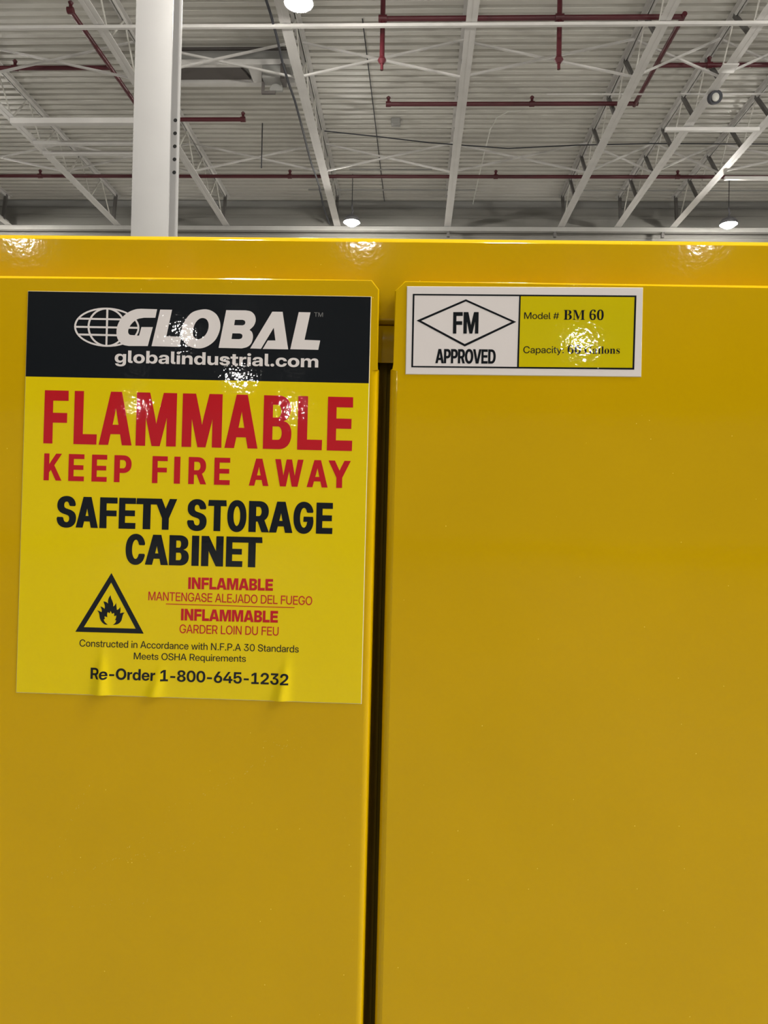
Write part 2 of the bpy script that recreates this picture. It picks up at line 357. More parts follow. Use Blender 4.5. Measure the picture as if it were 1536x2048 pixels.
  'T': [1263, ['49,1303 49,1490 1215,1490 1215,1303 739,1303 739,0 526,0 526,1303']],
  'U': [1441, ['720,-24 543,-24q 278,114q 132,355q 132,509 132,1490 343,1490 343,526 343,423q 434,262q 604,169q 721,169 838,169q 1006,262q 1098,423q 1098,526 1098,1490 1309,1490 1309,509 1309,354q 1163,113q 899,-24q']],
  'a': [1079, ['443,-16 338,-16q 172,55q 76,197q 76,302 76,393q 146,508q 263,575q 414,610q 494,620 594,633q 709,648q 758,680q 758,719 758,728 758,781q 707,862q 609,909q 540,909 472,909q 367,863q 305,785q 301,735 101,735 106,835q 218,989q 412,1077q 543,1077 639,1077q 793,1027q 901,934q 958,805q 958,725 958,0 759,0 759,150 755,150 734,108q 658,32q 535,-16q', '482,149 577,149q 700,218q 759,330q 759,396 759,522 748,513q 698,498q 627,484q 544,471q 501,465 443,457q 341,419q 278,352q 278,297 278,251q 328,185q 419,149q']],
  'c': [1088, ['569,-24 420,-24q 194,117q 68,365q 68,526 68,689q 194,939q 420,1080q 569,1080 662,1080q 821,1023q 942,921q 1017,782q 1027,699 826,699 817,744q 776,819q 712,874q 625,904q 570,904 477,904q 344,811q 273,641q 273,526 273,413q 344,244q 477,152q 570,152 625,152q 710,181q 771,235q 812,311q 823,358 1027,358 1018,276q 943,137q 821,34q 662,-24q']],
  'd': [1175, ['526,-21 389,-21q 182,118q 68,365q 68,528 68,691q 183,938q 389,1077q 526,1077 595,1077q 717,1038q 817,961q 851,903 852,903 852,1490 1055,1490 1055,0 856,0 856,161 855,161 819,99q 717,19q 595,-21q', '565,155 657,155q 793,248q 866,416q 866,528 866,642q 793,810q 657,902q 565,902 479,902q 347,816q 273,650q 273,528 273,407q 347,241q 479,155q']],
  'e': [1111, ['568,-24 412,-24q 188,118q 68,367q 68,526 68,687q 193,937q 414,1080q 557,1080 669,1080q 849,1000q 978,853q 1047,650q 1047,528 1047,472 162,472 162,629 940,629 851,580 851,681q 779,829q 648,909q 558,909 470,909q 339,829q 267,681q 267,580 267,493 267,391q 338,235q 474,147q 571,147 641,147q 749,191q 820,269q 835,320 1031,320 1011,218q 882,63q 687,-24q']],
  'h': [1140, ['323,610 323,0 120,0 120,1490 323,1490 323,795 270,795 321,937q 507,1077q 637,1077 745,1077q 919,982q 1020,796q 1020,657 1020,0 818,0 818,634 818,764q 695,895q 582,895 509,895q 392,836q 323,710q']],
  'i': [443, ['120,0 120,1056 323,1056 323,0', '221,1243 167,1243q 92,1317q 92,1370 92,1423q 167,1496q 221,1496 276,1496q 351,1423q 351,1369 351,1317q 276,1243q']],
  'l': [493, ['409,0 254,0q 120,115q 120,250 120,1490 323,1490 323,271 323,209q 365,167q 426,167 434,167q 459,167q 467,167 467,0 453,0q 423,0q']],
  'm': [1742, ['120,0 120,1056 317,1056 317,834 297,834 327,914q 428,1022q 559,1077q 632,1077 755,1077q 929,936q 950,834 916,834 938,903q 1037,1013q 1181,1077q 1269,1077 1367,1077q 1527,991q 1621,822q 1621,694 1621,0 1419,0 1419,680 1419,795q 1290,898q 1203,898 1132,898q 1027,837q 971,732q 971,663 971,0 771,0 771,695 771,787q 652,898q 560,898 498,898q 389,839q 323,724q 323,639 323,0']],
  'n': [1140, ['323,610 323,0 120,0 120,1056 318,1056 318,795 270,795 321,937q 507,1077q 637,1077 745,1077q 919,982q 1020,796q 1020,657 1020,0 818,0 818,634 818,764q 695,895q 582,895 509,895q 392,836q 323,710q']],
  'o': [1141, ['570,-24 421,-24q 194,116q 68,364q 68,526 68,689q 194,939q 421,1080q 570,1080 721,1080q 946,939q 1072,689q 1072,526 1072,364q 946,116q 721,-24q', '570,152 663,152q 796,244q 868,413q 868,526 868,642q 796,810q 663,904q 570,904 479,904q 345,811q 273,642q 273,526 273,412q 345,244q 478,152q']],
  'p': [1175, ['120,-418 120,1056 319,1056 319,903 321,903 355,961q 456,1038q 582,1077q 650,1077 787,1077q 992,938q 1107,691q 1107,528 1107,365q 993,118q 787,-21q 649,-21 581,-21q 460,19q 361,99q 325,159 323,159 323,-418', '610,155 697,155q 828,241q 902,407q 902,528 902,650q 828,816q 697,902q 610,902 518,902q 382,810q 309,642q 309,528 309,416q 382,248q 518,155q']],
  'q': [1175, ['1055,-418 852,-418 852,159 850,159 814,99q 715,19q 595,-21q 526,-21 389,-21q 182,118q 68,365q 68,528 68,691q 183,938q 389,1077q 526,1077 595,1077q 719,1038q 820,961q 854,903 856,903 856,1056 1055,1056', '565,155 657,155q 793,248q 866,416q 866,528 866,642q 793,810q 657,902q 565,902 479,902q 347,816q 273,650q 273,528 273,407q 347,241q 479,155q']],
  'r': [687, ['120,0 120,1056 314,1056 314,886 318,886 347,972q 472,1070q 573,1070 596,1070q 637,1066q 649,1065 649,874 637,876q 576,884q 539,884 480,884q 381,830q 323,717q 323,630 323,0']],
  's': [996, ['507,-24 387,-24q 196,52q 78,206q 70,320 270,320 279,233q 398,138q 502,138 605,138q 724,223q 724,287 724,342q 640,409q 570,424 396,463 248,497q 94,648q 94,765 94,858q 194,1000q 375,1080q 494,1080 611,1080q 794,995q 900,842q 903,735 709,735 708,814q 592,917q 496,917 405,917q 296,831q 296,768 296,713q 379,645q 451,629 629,589 783,554q 927,412q 927,297 927,197q 818,53q 628,-24q']],
  't': [668, ['619,1056 619,888 16,888 16,1056', '202,1344 404,1344 404,274 404,215q 454,168q 517,168 541,168q 598,168q 619,168 619,0 593,0q 522,0q 490,0 344,0q 202,123q 202,249']],
  'u': [1140, ['504,-21 396,-21q 222,74q 120,260q 120,399 120,1056 323,1056 323,422 323,293q 447,161q 558,161 631,161q 749,220q 818,346q 818,446 818,1056 1020,1056 1020,0 822,0 822,261 871,261 819,119q 634,-21q']],
  'w': [1575, ['353,0 25,1056 237,1056 361,617 391,508q 447,279q 476,169 448,169 477,279q 535,508q 566,617 691,1056 884,1056 1008,617 1039,508q 1096,279q 1125,169 1095,169 1124,279q 1181,508q 1211,617 1337,1056 1550,1056 1223,0 1012,0 877,464 858,534q 820,676q 784,821q 764,891 812,891 793,821q 755,676q 718,534q 697,464 560,0']],
  'y': [1070, ['133,-418 133,-246 245,-246 278,-246q 328,-221q 367,-167q 383,-124 434,8 25,1056 242,1056 456,470 486,390q 540,229q 566,148 511,148 536,229q 591,390q 620,470 832,1056 1045,1056 564,-187 534,-263q 447,-365q 331,-418q 261,-418 229,-418q 165,-418q']],
  ' ': [550, []],
 },
 'B': {
  '-': [1320, ['1000,708 1000,460 320,460 320,708']],
  '.': [550, ['277,-18 204,-18q 100,85q 100,158 100,232q 204,335q 277,335 350,335q 453,232q 453,158 453,85q 350,-18q']],
  '0': [1320, ['660,-24 470,-24q 205,163q 67,507q 67,744 67,982q 205,1327q 470,1514q 660,1514 851,1514q 1115,1327q 1253,982q 1253,744 1253,507q 1115,163q 851,-24q', '660,235 755,235q 881,358q 945,586q 945,744 945,903q 881,1131q 755,1255q 660,1255 566,1255q 439,1131q 375,903q 375,744 375,586q 439,358q 566,235q']],
  '1': [1320, ['188,0 188,260 1178,260 1178,0', '866,1490 866,0 552,0 552,1193 550,1193 204,974 204,1257 572,1490']],
  '2': [1320, ['124,0 124,237 672,701 734,755q 835,853q 895,963q 895,1031 895,1099q 838,1200q 735,1255q 664,1255 588,1255q 477,1188q 417,1062q 417,973 116,973 116,1138q 250,1381q 497,1514q 665,1514 820,1514q 1061,1400q 1199,1190q 1199,1048 1199,943q 1120,771q 972,611q 868,523 566,262 566,260 1205,260 1205,0']],
  '3': [1320, ['655,-24 470,-24q 214,118q 83,355q 83,495 393,495 393,416q 457,295q 575,228q 653,228 727,228q 841,291q 904,403q 904,474 904,546q 836,649q 710,704q 623,704 417,704 417,896 765,1227 765,1228 164,1228 164,1490 1147,1490 1147,1239 676,803 676,871 858,886q 1099,787q 1220,592q 1220,464 1220,321q 1079,101q 826,-24q']],
  '4': [1320, ['41,315 41,566 688,1490 1011,1490 371,568 371,566 1278,566 1278,315', '782,0 782,392 782,504 782,929 1084,929 1084,0']],
  '5': [1320, ['659,-22 498,-22q 251,98q 105,315q 97,462 404,462 407,394q 475,289q 589,228q 661,228 735,228q 847,296q 911,417q 911,495 911,575q 848,697q 738,766q 666,766 571,766q 438,686q 414,615 118,615 163,1490 1131,1490 1131,1228 450,1228 425,895 427,895 482,952q 633,1009q 724,1009 824,1009q 1003,933q 1141,796q 1219,612q 1219,504 1219,350q 1080,112q 828,-22q']],
  '6': [1320, ['668,-22 502,-22q 247,109q 103,341q 103,493 103,613q 206,848q 304,990 649,1490 997,1490 527,817 460,817 481,851q 546,922q 652,971q 732,971 878,971q 1096,851q 1217,635q 1217,490 1217,340q 1077,109q 830,-22q', '659,230 732,230q 845,298q 911,416q 911,490 911,563q 845,679q 732,747q 659,747 588,747q 474,679q 409,563q 409,490 409,416q 474,298q 588,230q']],
  '8': [1320, ['659,-24 488,-24q 229,83q 85,275q 85,401 85,503q 176,660q 341,761q 451,775 451,774 306,796q 134,972q 134,1109 134,1228q 268,1411q 505,1514q 659,1514 817,1514q 1053,1412q 1185,1230q 1185,1109 1185,972q 1014,797q 869,774 869,775 979,761q 1144,660q 1235,502q 1235,401 1235,275q 1090,83q 832,-24q', '659,209 733,209q 844,263q 907,361q 907,424 907,489q 843,588q 732,645q 659,645 588,645q 476,588q 412,489q 412,424 412,360q 475,263q 586,209q', '659,884 724,884q 820,932q 873,1021q 873,1080 873,1139q 820,1226q 724,1275q 659,1275 595,1275q 499,1226q 446,1139q 446,1080 446,1021q 499,933q 595,884q']],
  'O': [1530, ['765,-24 564,-24q 244,162q 59,506q 59,744 59,984q 244,1329q 564,1514q 765,1514 966,1514q 1286,1329q 1471,984q 1471,744 1471,506q 1286,161q 966,-24q', '765,263 877,263q 1047,376q 1142,591q 1142,744 1142,898q 1047,1114q 877,1227q 765,1227 654,1227q 484,1114q 388,898q 388,744 388,591q 484,376q 654,263q']],
  'R': [1337, ['106,0 106,1490 708,1490 878,1490q 1126,1369q 1260,1148q 1260,996 1260,847q 1119,629q 863,511q 689,511 303,511 303,772 688,772 766,772q 879,827q 940,928q 940,996 940,1065q 879,1164q 766,1220q 687,1220 432,1220 432,0', '947,0 609,674 950,674 1295,0']],
  'a': [1143, ['424,-18 319,-18q 155,52q 61,192q 61,297 61,386q 127,506q 241,580q 390,618q 473,625 569,634q 683,653q 733,687q 733,720 733,727 733,763q 693,818q 620,849q 569,849 517,849q 439,817q 394,758q 390,719 97,719 105,830q 221,991q 431,1078q 579,1078 690,1078q 862,1029q 981,935q 1042,800q 1042,714 1042,0 736,0 736,149 732,149 703,95q 619,21q 503,-18q', '514,194 580,194q 680,243q 735,329q 735,384 735,486 722,480q 681,467q 628,456q 566,445q 532,440 483,432q 405,400q 359,347q 359,308 359,272q 398,221q 468,194q']],
  'b': [1234, ['721,-22 652,-22q 533,18q 440,101q 411,162 410,162 410,0 101,0 101,1490 414,1490 414,911 415,911 449,968q 540,1042q 655,1078q 723,1078 858,1078q 1063,939q 1178,692q 1178,529 1178,364q 1064,115q 860,-22q', '637,230 706,230q 807,301q 862,435q 862,529 862,624q 807,756q 706,827q 637,827 567,827q 459,753q 400,620q 400,529 400,439q 459,304q 567,230q']],
  'c': [1147, ['592,-24 432,-24q 190,115q 56,364q 56,527 56,691q 190,940q 432,1080q 592,1080 698,1080q 877,1018q 1010,904q 1089,748q 1096,654 793,654 788,693q 757,758q 707,804q 639,829q 597,829 526,829q 425,756q 372,620q 372,527 372,435q 425,300q 526,227q 597,227 639,227q 706,252q 755,298q 786,364q 792,405 1096,405 1091,311q 1014,155q 880,39q 699,-24q']],
  'd': [1234, ['513,-22 375,-22q 169,115q 56,364q 56,529 56,692q 171,939q 376,1078q 510,1078 579,1078q 694,1042q 785,968q 818,911 820,911 820,1490 1132,1490 1132,0 824,0 824,162 822,162 793,101q 701,18q 582,-22q', '596,230 668,230q 774,304q 834,439q 834,529 834,620q 774,753q 668,827q 596,827 528,827q 427,756q 372,624q 372,529 372,435q 427,301q 528,230q']],
  'e': [1158, ['590,-24 429,-24q 189,117q 56,367q 56,527 56,689q 190,938q 427,1080q 580,1080 698,1080q 890,1001q 1030,854q 1106,655q 1106,534 1106,450 163,450 163,644 957,644 815,601 815,676q 760,786q 658,845q 587,845 517,845q 416,786q 360,676q 360,601 360,464 360,386q 417,270q 524,207q 600,207 655,207q 741,238q 799,296q 812,334 1096,334 1077,229q 935,68q 720,-24q']],
  'g': [1234, ['608,-432 453,-432q 242,-345q 123,-189q 108,-87 408,-87 418,-124q 473,-177q 555,-205q 608,-205 712,-205q 822,-91q 822,20 822,182 821,182 792,120q 700,40q 582,2q 513,2 375,2q 169,139q 56,381q 56,537 56,695q 171,940q 376,1078q 510,1078 579,1078q 695,1040q 789,963q 822,905 823,905 823,1056 1132,1056 1132,47 1132,-122q 1002,-333q 765,-432q', '596,250 668,250q 774,322q 834,454q 834,542 834,630q 774,761q 668,832q 596,832 528,832q 427,764q 372,634q 372,542 372,450q 427,319q 528,250q']],
  'i': [515, ['101,0 101,1056 414,1056 414,0', '257,1178 180,1178q 81,1271q 81,1341 81,1412q 180,1504q 256,1504 333,1504q 433,1412q 433,1341 433,1270q 333,1178q']],
  'l': [572, ['453,0 267,0q 101,136q 101,293 101,1490 414,1490 414,323 414,276q 454,238q 501,238 511,238q 534,238q 544,238 544,0 521,0q 476,0q']],
  'm': [1823, ['101,0 101,1056 402,1056 402,815 385,815 412,905q 514,1021q 649,1078q 723,1078 844,1078q 1023,939q 1041,815 1011,815 1030,898q 1133,1016q 1281,1078q 1367,1078 1469,1078q 1630,990q 1722,821q 1722,701 1722,0 1410,0 1410,639 1410,730q 1311,822q 1238,822 1184,822q 1106,774q 1062,688q 1062,631 1062,0 762,0 762,646 762,726q 668,822q 593,822 543,822q 462,775q 414,685q 414,620 414,0']],
  'n': [1211, ['414,582 414,0 101,0 101,1056 409,1056 409,778 359,778 409,918q 594,1078q 741,1078 855,1078q 1020,981q 1109,795q 1109,662 1109,0 797,0 797,602 797,704q 700,810q 611,810 552,810q 463,761q 414,661q']],
  'o': [1198, ['599,-24 438,-24q 193,113q 56,361q 56,527 56,694q 193,942q 438,1080q 599,1080 762,1080q 1006,942q 1143,694q 1143,527 1143,361q 1006,113q 762,-24q', '599,228 667,228q 769,299q 827,433q 827,527 827,623q 769,757q 667,828q 599,828 532,828q 429,757q 372,623q 372,527 372,433q 429,299q 532,228q']],
  'r': [779, ['101,0 101,1056 403,1056 403,874 406,874 435,971q 559,1062q 664,1062 691,1062q 734,1061q 753,1060 753,797 736,798q 661,801q 623,801 563,801q 468,746q 414,639q 414,561 414,0']],
  's': [1079, ['550,-26 410,-26q 191,60q 61,221q 51,334 359,334 367,269q 463,195q 545,195 623,195q 712,252q 712,298 712,337q 642,386q 578,398 391,433 236,462q 75,619q 75,742 75,843q 186,995q 391,1078q 532,1078 673,1078q 881,990q 999,830q 1002,718 713,718 712,779q 617,859q 542,859 469,859q 387,799q 387,755 387,717q 452,668q 510,656 714,617 876,586q 1028,445q 1028,328 1028,222q 907,62q 691,-26q']],
  't': [773, ['729,1056 729,812 18,812 18,1056', '200,1344 512,1344 512,337 512,284q 555,244q 614,244 639,244q 711,244q 729,244 729,0 702,0q 601,0q 549,0 369,0q 200,139q 200,286']],
  'u': [1211, ['469,-22 357,-22q 191,75q 101,262q 101,394 101,1056 414,1056 414,454 414,353q 512,246q 600,246 658,246q 747,295q 797,396q 797,474 797,1056 1109,1056 1109,0 801,0 801,278 852,278 802,138q 617,-22q']],
  ' ': [550, []],
 },
 'T': {
  'B': [659, ['24,0 24,26 47,28 67,33 82,39 93,48 101,60 107,77 110,97 111,122 111,549 111,569 109,587 107,602 103,614 98,624 92,633 85,639 76,645 66,648 53,651 39,652 23,653 23,678 328,678 443,668 525,639 574,590 590,522 580,466 549,422 498,389 427,368 513,343 574,307 611,257 623,196 619,152 605,113 583,80 553,52 514,29 468,13 414,3 354,0', '271,375 280,375 317,377 348,383 373,392 392,406 406,424 416,448 422,478 424,514 423,546 418,573 411,596 401,614 387,628 370,638 348,644 322,646 307,645 294,643 285,638 280,633 276,624 273,613 272,599 271,582', '330,36 360,38 385,45 406,57 422,73 433,94 441,121 446,153 448,191 446,230 439,262 428,289 413,309 392,324 365,335 333,342 294,344 271,344 271,97 272,81 274,68 278,58 284,50 291,44 301,39 314,37']],
  'M': [944, ['21,0 21,26 44,28 64,32 79,39 92,47 100,59 107,74 111,94 112,118 112,569 112,585 110,598 108,610 105,619 101,627 95,634 87,639 79,644 68,647 55,650 39,652 22,653 22,678 275,678 472,212 669,678 919,678 919,653 897,650 878,645 864,639 853,630 844,619 839,604 835,585 834,563 834,127 834,107 836,90 838,76 841,64 845,54 851,45 858,39 866,35 876,31 888,29 902,27 918,26 918,0 589,0 589,26 606,28 621,30 633,33 644,37 653,42 660,48 666,56 670,66 673,77 675,90 677,106 677,124 677,594 429,0 402,0 157,579 157,119 158,93 162,72 169,55 178,44 191,36 207,30 228,27 252,26 252,0']],
  'G': [756, ['399,-15 347,-12 298,-4 252,10 211,29 173,53 139,82 110,115 86,153 66,195 52,240 44,289 41,341 44,391 52,439 66,483 86,524 110,561 138,595 171,623 208,648 248,668 290,682 335,690 383,693 423,691 464,684 506,672 550,656 557,653 564,651 571,649 577,649 585,650 592,652 599,655 604,660 609,666 614,673 619,682 624,693 651,693 651,458 625,458 614,488 600,515 586,540 569,564 551,585 532,604 511,621 490,635 468,646 445,654 422,658 398,660 319,640 262,580 228,479 217,339 220,265 230,201 246,146 268,101 296,65 329,39 367,24 410,19 436,20 458,24 476,31 489,41 498,53 505,68 509,85 510,106 510,190 509,212 505,229 499,243 490,254 478,261 460,266 438,270 410,271 410,295 745,295 745,271 723,270 704,266 690,261 680,254 673,244 668,230 665,213 664,191 664,43 598,18 532,-1 466,-11']],
  'a': [512, ['379,-15 346,-11 321,2 305,23 298,52 263,24 225,3 185,-9 142,-13 117,-11 96,-6 76,4 60,17 47,33 38,51 32,72 30,94 34,126 46,154 66,180 95,203 131,223 177,244 232,264 296,283 296,359 295,379 292,395 286,409 278,421 268,429 255,435 239,439 220,440 192,438 171,432 159,422 155,408 156,404 159,399 163,391 169,382 175,372 179,363 182,353 183,344 182,331 178,320 172,309 164,301 153,293 142,288 129,285 115,284 100,285 87,289 76,294 67,303 59,313 53,324 50,337 49,352 51,369 55,385 63,400 73,415 87,428 103,439 121,449 141,458 163,465 188,470 213,473 241,474 291,472 332,464 366,452 392,435 411,413 425,385 433,352 436,313 436,93 436,81 437,72 438,64 439,59 441,56 444,53 448,52 453,51 458,52 464,54 470,57 477,62 490,41 465,16 438,-1 409,-12', '225,50 232,51 241,53 249,56 259,61 269,67 278,75 287,84 296,94 296,252 243,234 206,206 184,170 176,125 179,92 188,69 204,55']],
  'l': [297, ['27,0 27,24 41,26 52,29 61,33 68,38 72,45 75,55 77,68 78,83 78,592 78,607 76,620 74,631 70,639 65,645 56,650 45,653 30,654 30,678 221,678 221,83 222,69 223,56 226,47 230,39 236,33 244,29 255,26 268,24 268,0']],
  'o': [501, ['251,-15 219,-13 189,-7 161,3 135,17 111,34 90,55 71,78 56,105 44,133 35,163 30,195 28,229 30,264 35,296 44,327 56,356 71,382 90,405 111,425 135,443 161,456 189,466 218,472 250,474 282,472 311,466 339,457 365,443 389,426 410,406 428,383 444,357 456,328 465,298 470,264 472,229 470,194 465,161 456,131 444,102 428,76 410,53 389,33 366,16 340,2 312,-7 283,-13', '251,17 270,20 287,27 300,40 311,58 315,69 319,84 321,101 324,121 325,144 326,170 327,198 327,229 326,289 323,338 317,376 309,403 299,421 285,435 270,442 251,445 231,442 214,434 201,421 191,403 184,376 178,338 175,290 174,230 174,199 175,170 176,145 178,122 180,101 183,84 187,69 191,58 202,40 215,27 231,20']],
  'n': [567, ['27,0 27,24 40,25 52,28 60,32 67,38 72,46 75,56 77,68 78,83 78,377 77,391 76,404 72,414 68,423 62,429 53,434 42,437 28,438 28,462 220,462 220,398 250,431 283,455 321,469 362,474 419,464 460,434 484,385 492,315 492,83 493,69 495,56 498,46 502,39 508,33 517,28 528,25 541,24 541,0 301,0 301,24 308,24 326,28 340,39 347,57 350,83 350,323 349,342 348,359 345,373 341,384 335,393 327,399 316,403 302,404 279,401 258,391 238,374 220,350 220,83 221,69 222,56 225,46 230,39 235,33 244,28 255,25 268,24 268,0']],
  's': [429, ['225,-15 204,-14 181,-9 156,-2 129,9 124,11 120,12 114,13 109,13 98,11 89,6 81,-2 76,-13 53,-13 53,157 79,157 87,127 99,101 112,78 129,58 148,42 167,31 188,24 209,22 226,23 242,26 255,32 266,40 275,49 281,60 285,73 286,87 283,107 273,125 256,142 232,156 159,193 135,206 113,221 96,236 81,252 70,269 62,288 57,307 55,328 58,358 65,386 78,411 97,433 119,451 146,465 176,472 210,475 218,475 227,474 237,472 247,471 258,468 270,465 282,462 296,458 299,457 301,457 304,456 307,456 310,455 312,454 315,454 317,454 325,455 332,459 338,466 343,475 363,475 363,330 340,330 331,355 320,378 307,397 293,413 276,425 259,434 241,439 222,441 207,440 194,437 182,432 173,426 166,417 160,408 157,397 156,386 157,374 160,364 165,354 172,346 180,338 191,330 203,323 218,315 285,282 309,269 329,255 346,241 360,226 370,208 377,189 382,166 383,141 380,107 372,77 359,50 340,27 316,9 289,-5 259,-12']],
  '6': [559, ['293,-10 257,-8 223,-1 192,11 163,27 137,47 113,73 93,103 76,139 62,179 53,224 47,275 45,330 46,371 49,410 55,448 62,485 72,519 84,552 99,582 115,610 134,635 155,657 178,677 204,694 232,707 262,716 295,722 330,724 361,723 388,720 413,715 434,709 451,700 467,691 479,680 490,668 497,655 503,642 506,628 507,614 505,599 500,585 492,572 480,560 464,549 443,542 418,537 387,536 387,551 386,566 384,581 382,596 378,610 374,623 368,635 362,646 354,654 345,660 334,664 321,665 293,661 268,648 246,626 227,597 211,559 199,513 191,461 186,401 197,408 209,414 224,421 240,427 257,432 277,435 300,437 324,438 367,435 406,424 440,407 470,384 493,354 510,318 521,277 524,231 520,180 509,134 491,93 466,57 433,28 393,7 347,-6', '296,56 314,58 330,66 344,78 357,96 366,118 373,147 378,181 379,221 377,259 373,291 365,318 355,340 341,356 325,368 307,375 287,377 273,376 259,373 245,368 230,362 215,354 203,346 194,337 186,329 188,262 195,205 205,158 219,121 235,92 254,72 274,60']],
  '0': [559, ['280,-10 237,-7 198,2 164,16 135,36 110,61 89,91 71,126 58,165 47,208 40,255 35,305 34,359 35,413 40,463 47,509 58,552 71,591 89,625 110,654 135,679 164,699 199,713 237,721 281,724 322,721 360,713 393,699 422,679 446,654 468,625 486,590 500,552 511,508 519,462 523,412 525,358 523,304 519,254 511,208 500,165 486,126 468,91 446,61 421,36 392,16 359,2 321,-7', '280,55 306,60 326,75 342,100 353,135 360,179 366,231 369,290 370,358 369,426 366,485 360,537 353,580 342,615 327,639 306,654 281,659 255,654 235,639 218,615 207,580 199,537 194,485 190,426 189,358 190,290 194,231 199,179 207,135 218,100 234,75 255,60']],
  ' ': [250, []],
 },
}
LINES_L = [
    {'text': 'FLAMMABLE', 'style': 'K', 'a': [13.15, 168.77], 'b': [224.07, 168.26], 'h': 36.11, 'e': 0.7, 'color': 'r', 'letters': [['F', 13.62, 30.6], ['L', 34.37, 50.68], ['A', 51.78, 74.46], ['M', 77.11, 104.7], ['M', 108.59, 135.76], ['A', 137.77, 160.21], ['B', 163.76, 182.89], ['L', 186.89, 203.97], ['E', 206.88, 224.22]]},
    {'text': 'KEEP FIRE AWAY', 'style': 'C', 'a': [14.38, 143.72], 'b': [218.56, 143.39], 'h': 18.26, 'e': 0.45, 'color': 'r', 'letters': [['K', 14.54, 26.95], ['E', 31.5, 42.64], ['E', 47.5, 58.3], ['P', 62.99, 74.86], ['F', 89.05, 99.79], ['I', 103.99, 108.19], ['R', 113.79, 126.05], ['E', 131.32, 142.32], ['A', 155.0, 168.28], ['W', 172.44, 191.53], ['A', 194.0, 208.13], ['Y', 208.28, 223.31]]},
    {'text': 'SAFETY STORAGE', 'style': 'K', 'a': [38.08, 112.34], 'b': [212.44, 112.41], 'h': 20.83, 'e': 0.75, 'color': 'k', 'letters': [['S', 24.28, 37.76], ['A', 37.61, 52.95], ['F', 53.89, 66.39], ['E', 67.02, 79.03], ['T', 78.56, 93.83], ['Y', 91.18, 106.73], ['S', 113.72, 127.06], ['T', 127.68, 140.68], ['O', 140.99, 153.97], ['R', 155.52, 169.4], ['A', 169.4, 185.26], ['G', 185.72, 199.25], ['E', 200.94, 212.44]]},
    {'text': 'CABINET', 'style': 'K', 'a': [85.94, 88.53], 'b': [160.78, 88.74], 'h': 20.29, 'e': 0.75, 'color': 'k', 'letters': [['C', 72.38, 85.78], ['A', 85.78, 101.65], ['B', 102.11, 115.62], ['I', 117.48, 122.44], ['N', 123.99, 139.0], ['E', 140.7, 152.44], ['T', 151.05, 165.55]]},
    {'text': 'INFLAMABLE', 'style': 'H', 'a': [115.74, 72.97], 'b': [173.1, 73.35], 'h': 7.88, 'e': 0, 'color': 'r', 'track': -30},
    {'text': 'MANTENGASE ALEJADO DEL FUEGO', 'style': 'R', 'a': [88.82, 64.64], 'b': [199.72, 64.54], 'h': 5.84, 'e': 0, 'color': 'r', 'track': -30},
    {'text': 'INFLAMMABLE', 'style': 'H', 'a': [111.39, 51.74], 'b': [176.98, 52.12], 'h': 7.88, 'e': 0, 'color': 'r', 'track': -30},
    {'text': 'GARDER LOIN DU FEU', 'style': 'R', 'a': [110.67, 43.22], 'b': [177.68, 43.52], 'h': 5.82, 'e': 0, 'color': 'r', 'track': -30},
    {'text': 'Constructed in Accordance with N.F.P.A 30 Standards', 'style': 'R', 'a': [42.6, 32.16], 'b': [191.54, 32.67], 'h': 4.74, 'e': 0, 'color': 'k', 'track': -25},
    {'text': 'Meets OSHA Requirements', 'style': 'R', 'a': [80.04, 24.64], 'b': [156.15, 25.3], 'h': 4.57, 'e': 0, 'color': 'k', 'track': -25},
    {'text': 'Re-Order 1-800-645-1232', 'style': 'B', 'a': [50.79, 10.63], 'b': [185.17, 10.72], 'h': 7.57, 'e': 0, 'color': 'k', 'track': -30},
    {'text': 'globalindustrial.com', 'style': 'B', 'a': [61.19, 224.51], 'b': [199.78, 223.83], 'h': 8.43, 'e': 0, 'color': 'w', 'track': -25},
    {'text': 'TM', 'style': 'R', 'a': [196.11, 258.06], 'b': [202.12, 257.99], 'h': 2.91, 'e': 0, 'color': 'g'},
]
LINES_R = [
    {'text': 'FM', 'style': 'C', 'a': [31.16, 27.24], 'b': [48.35, 27.39], 'h': 14.42, 'e': 0.25, 'color': 'k', 'letters': [['F', 31.27, 37.79], ['M', 38.26, 48.35]]},
    {'text': 'APPROVED', 'style': 'C', 'a': [19.78, 7.3], 'b': [60.3, 7.36], 'h': 9.57, 'e': 0.2, 'color': 'k', 'track': -25},
    {'text': 'Model #', 'style': 'R', 'a': [78.81, 37.52], 'b': [102.13, 37.47], 'h': 4.4, 'e': 0, 'color': 'k', 'track': -25},
    {'text': 'BM 60', 'style': 'T', 'a': [105.06, 37.14], 'b': [131.65, 37.11], 'h': 6.5, 'e': 0, 'color': 'k'},
    {'text': 'Capacity:', 'style': 'R', 'a': [78.65, 14.61], 'b': [105.6, 14.88], 'h': 4.58, 'e': 0, 'color': 'k', 'track': -25},
    {'text': '60', 'style': 'T', 'a': [108.12, 14.61], 'b': [117.05, 14.58], 'h': 5.57, 'e': 0, 'color': 'k'},
    {'text': 'Gallons', 'style': 'T', 'a': [119.39, 14.6], 'b': [142.77, 14.89], 'h': 4.86, 'e': 0, 'color': 'k'},
]
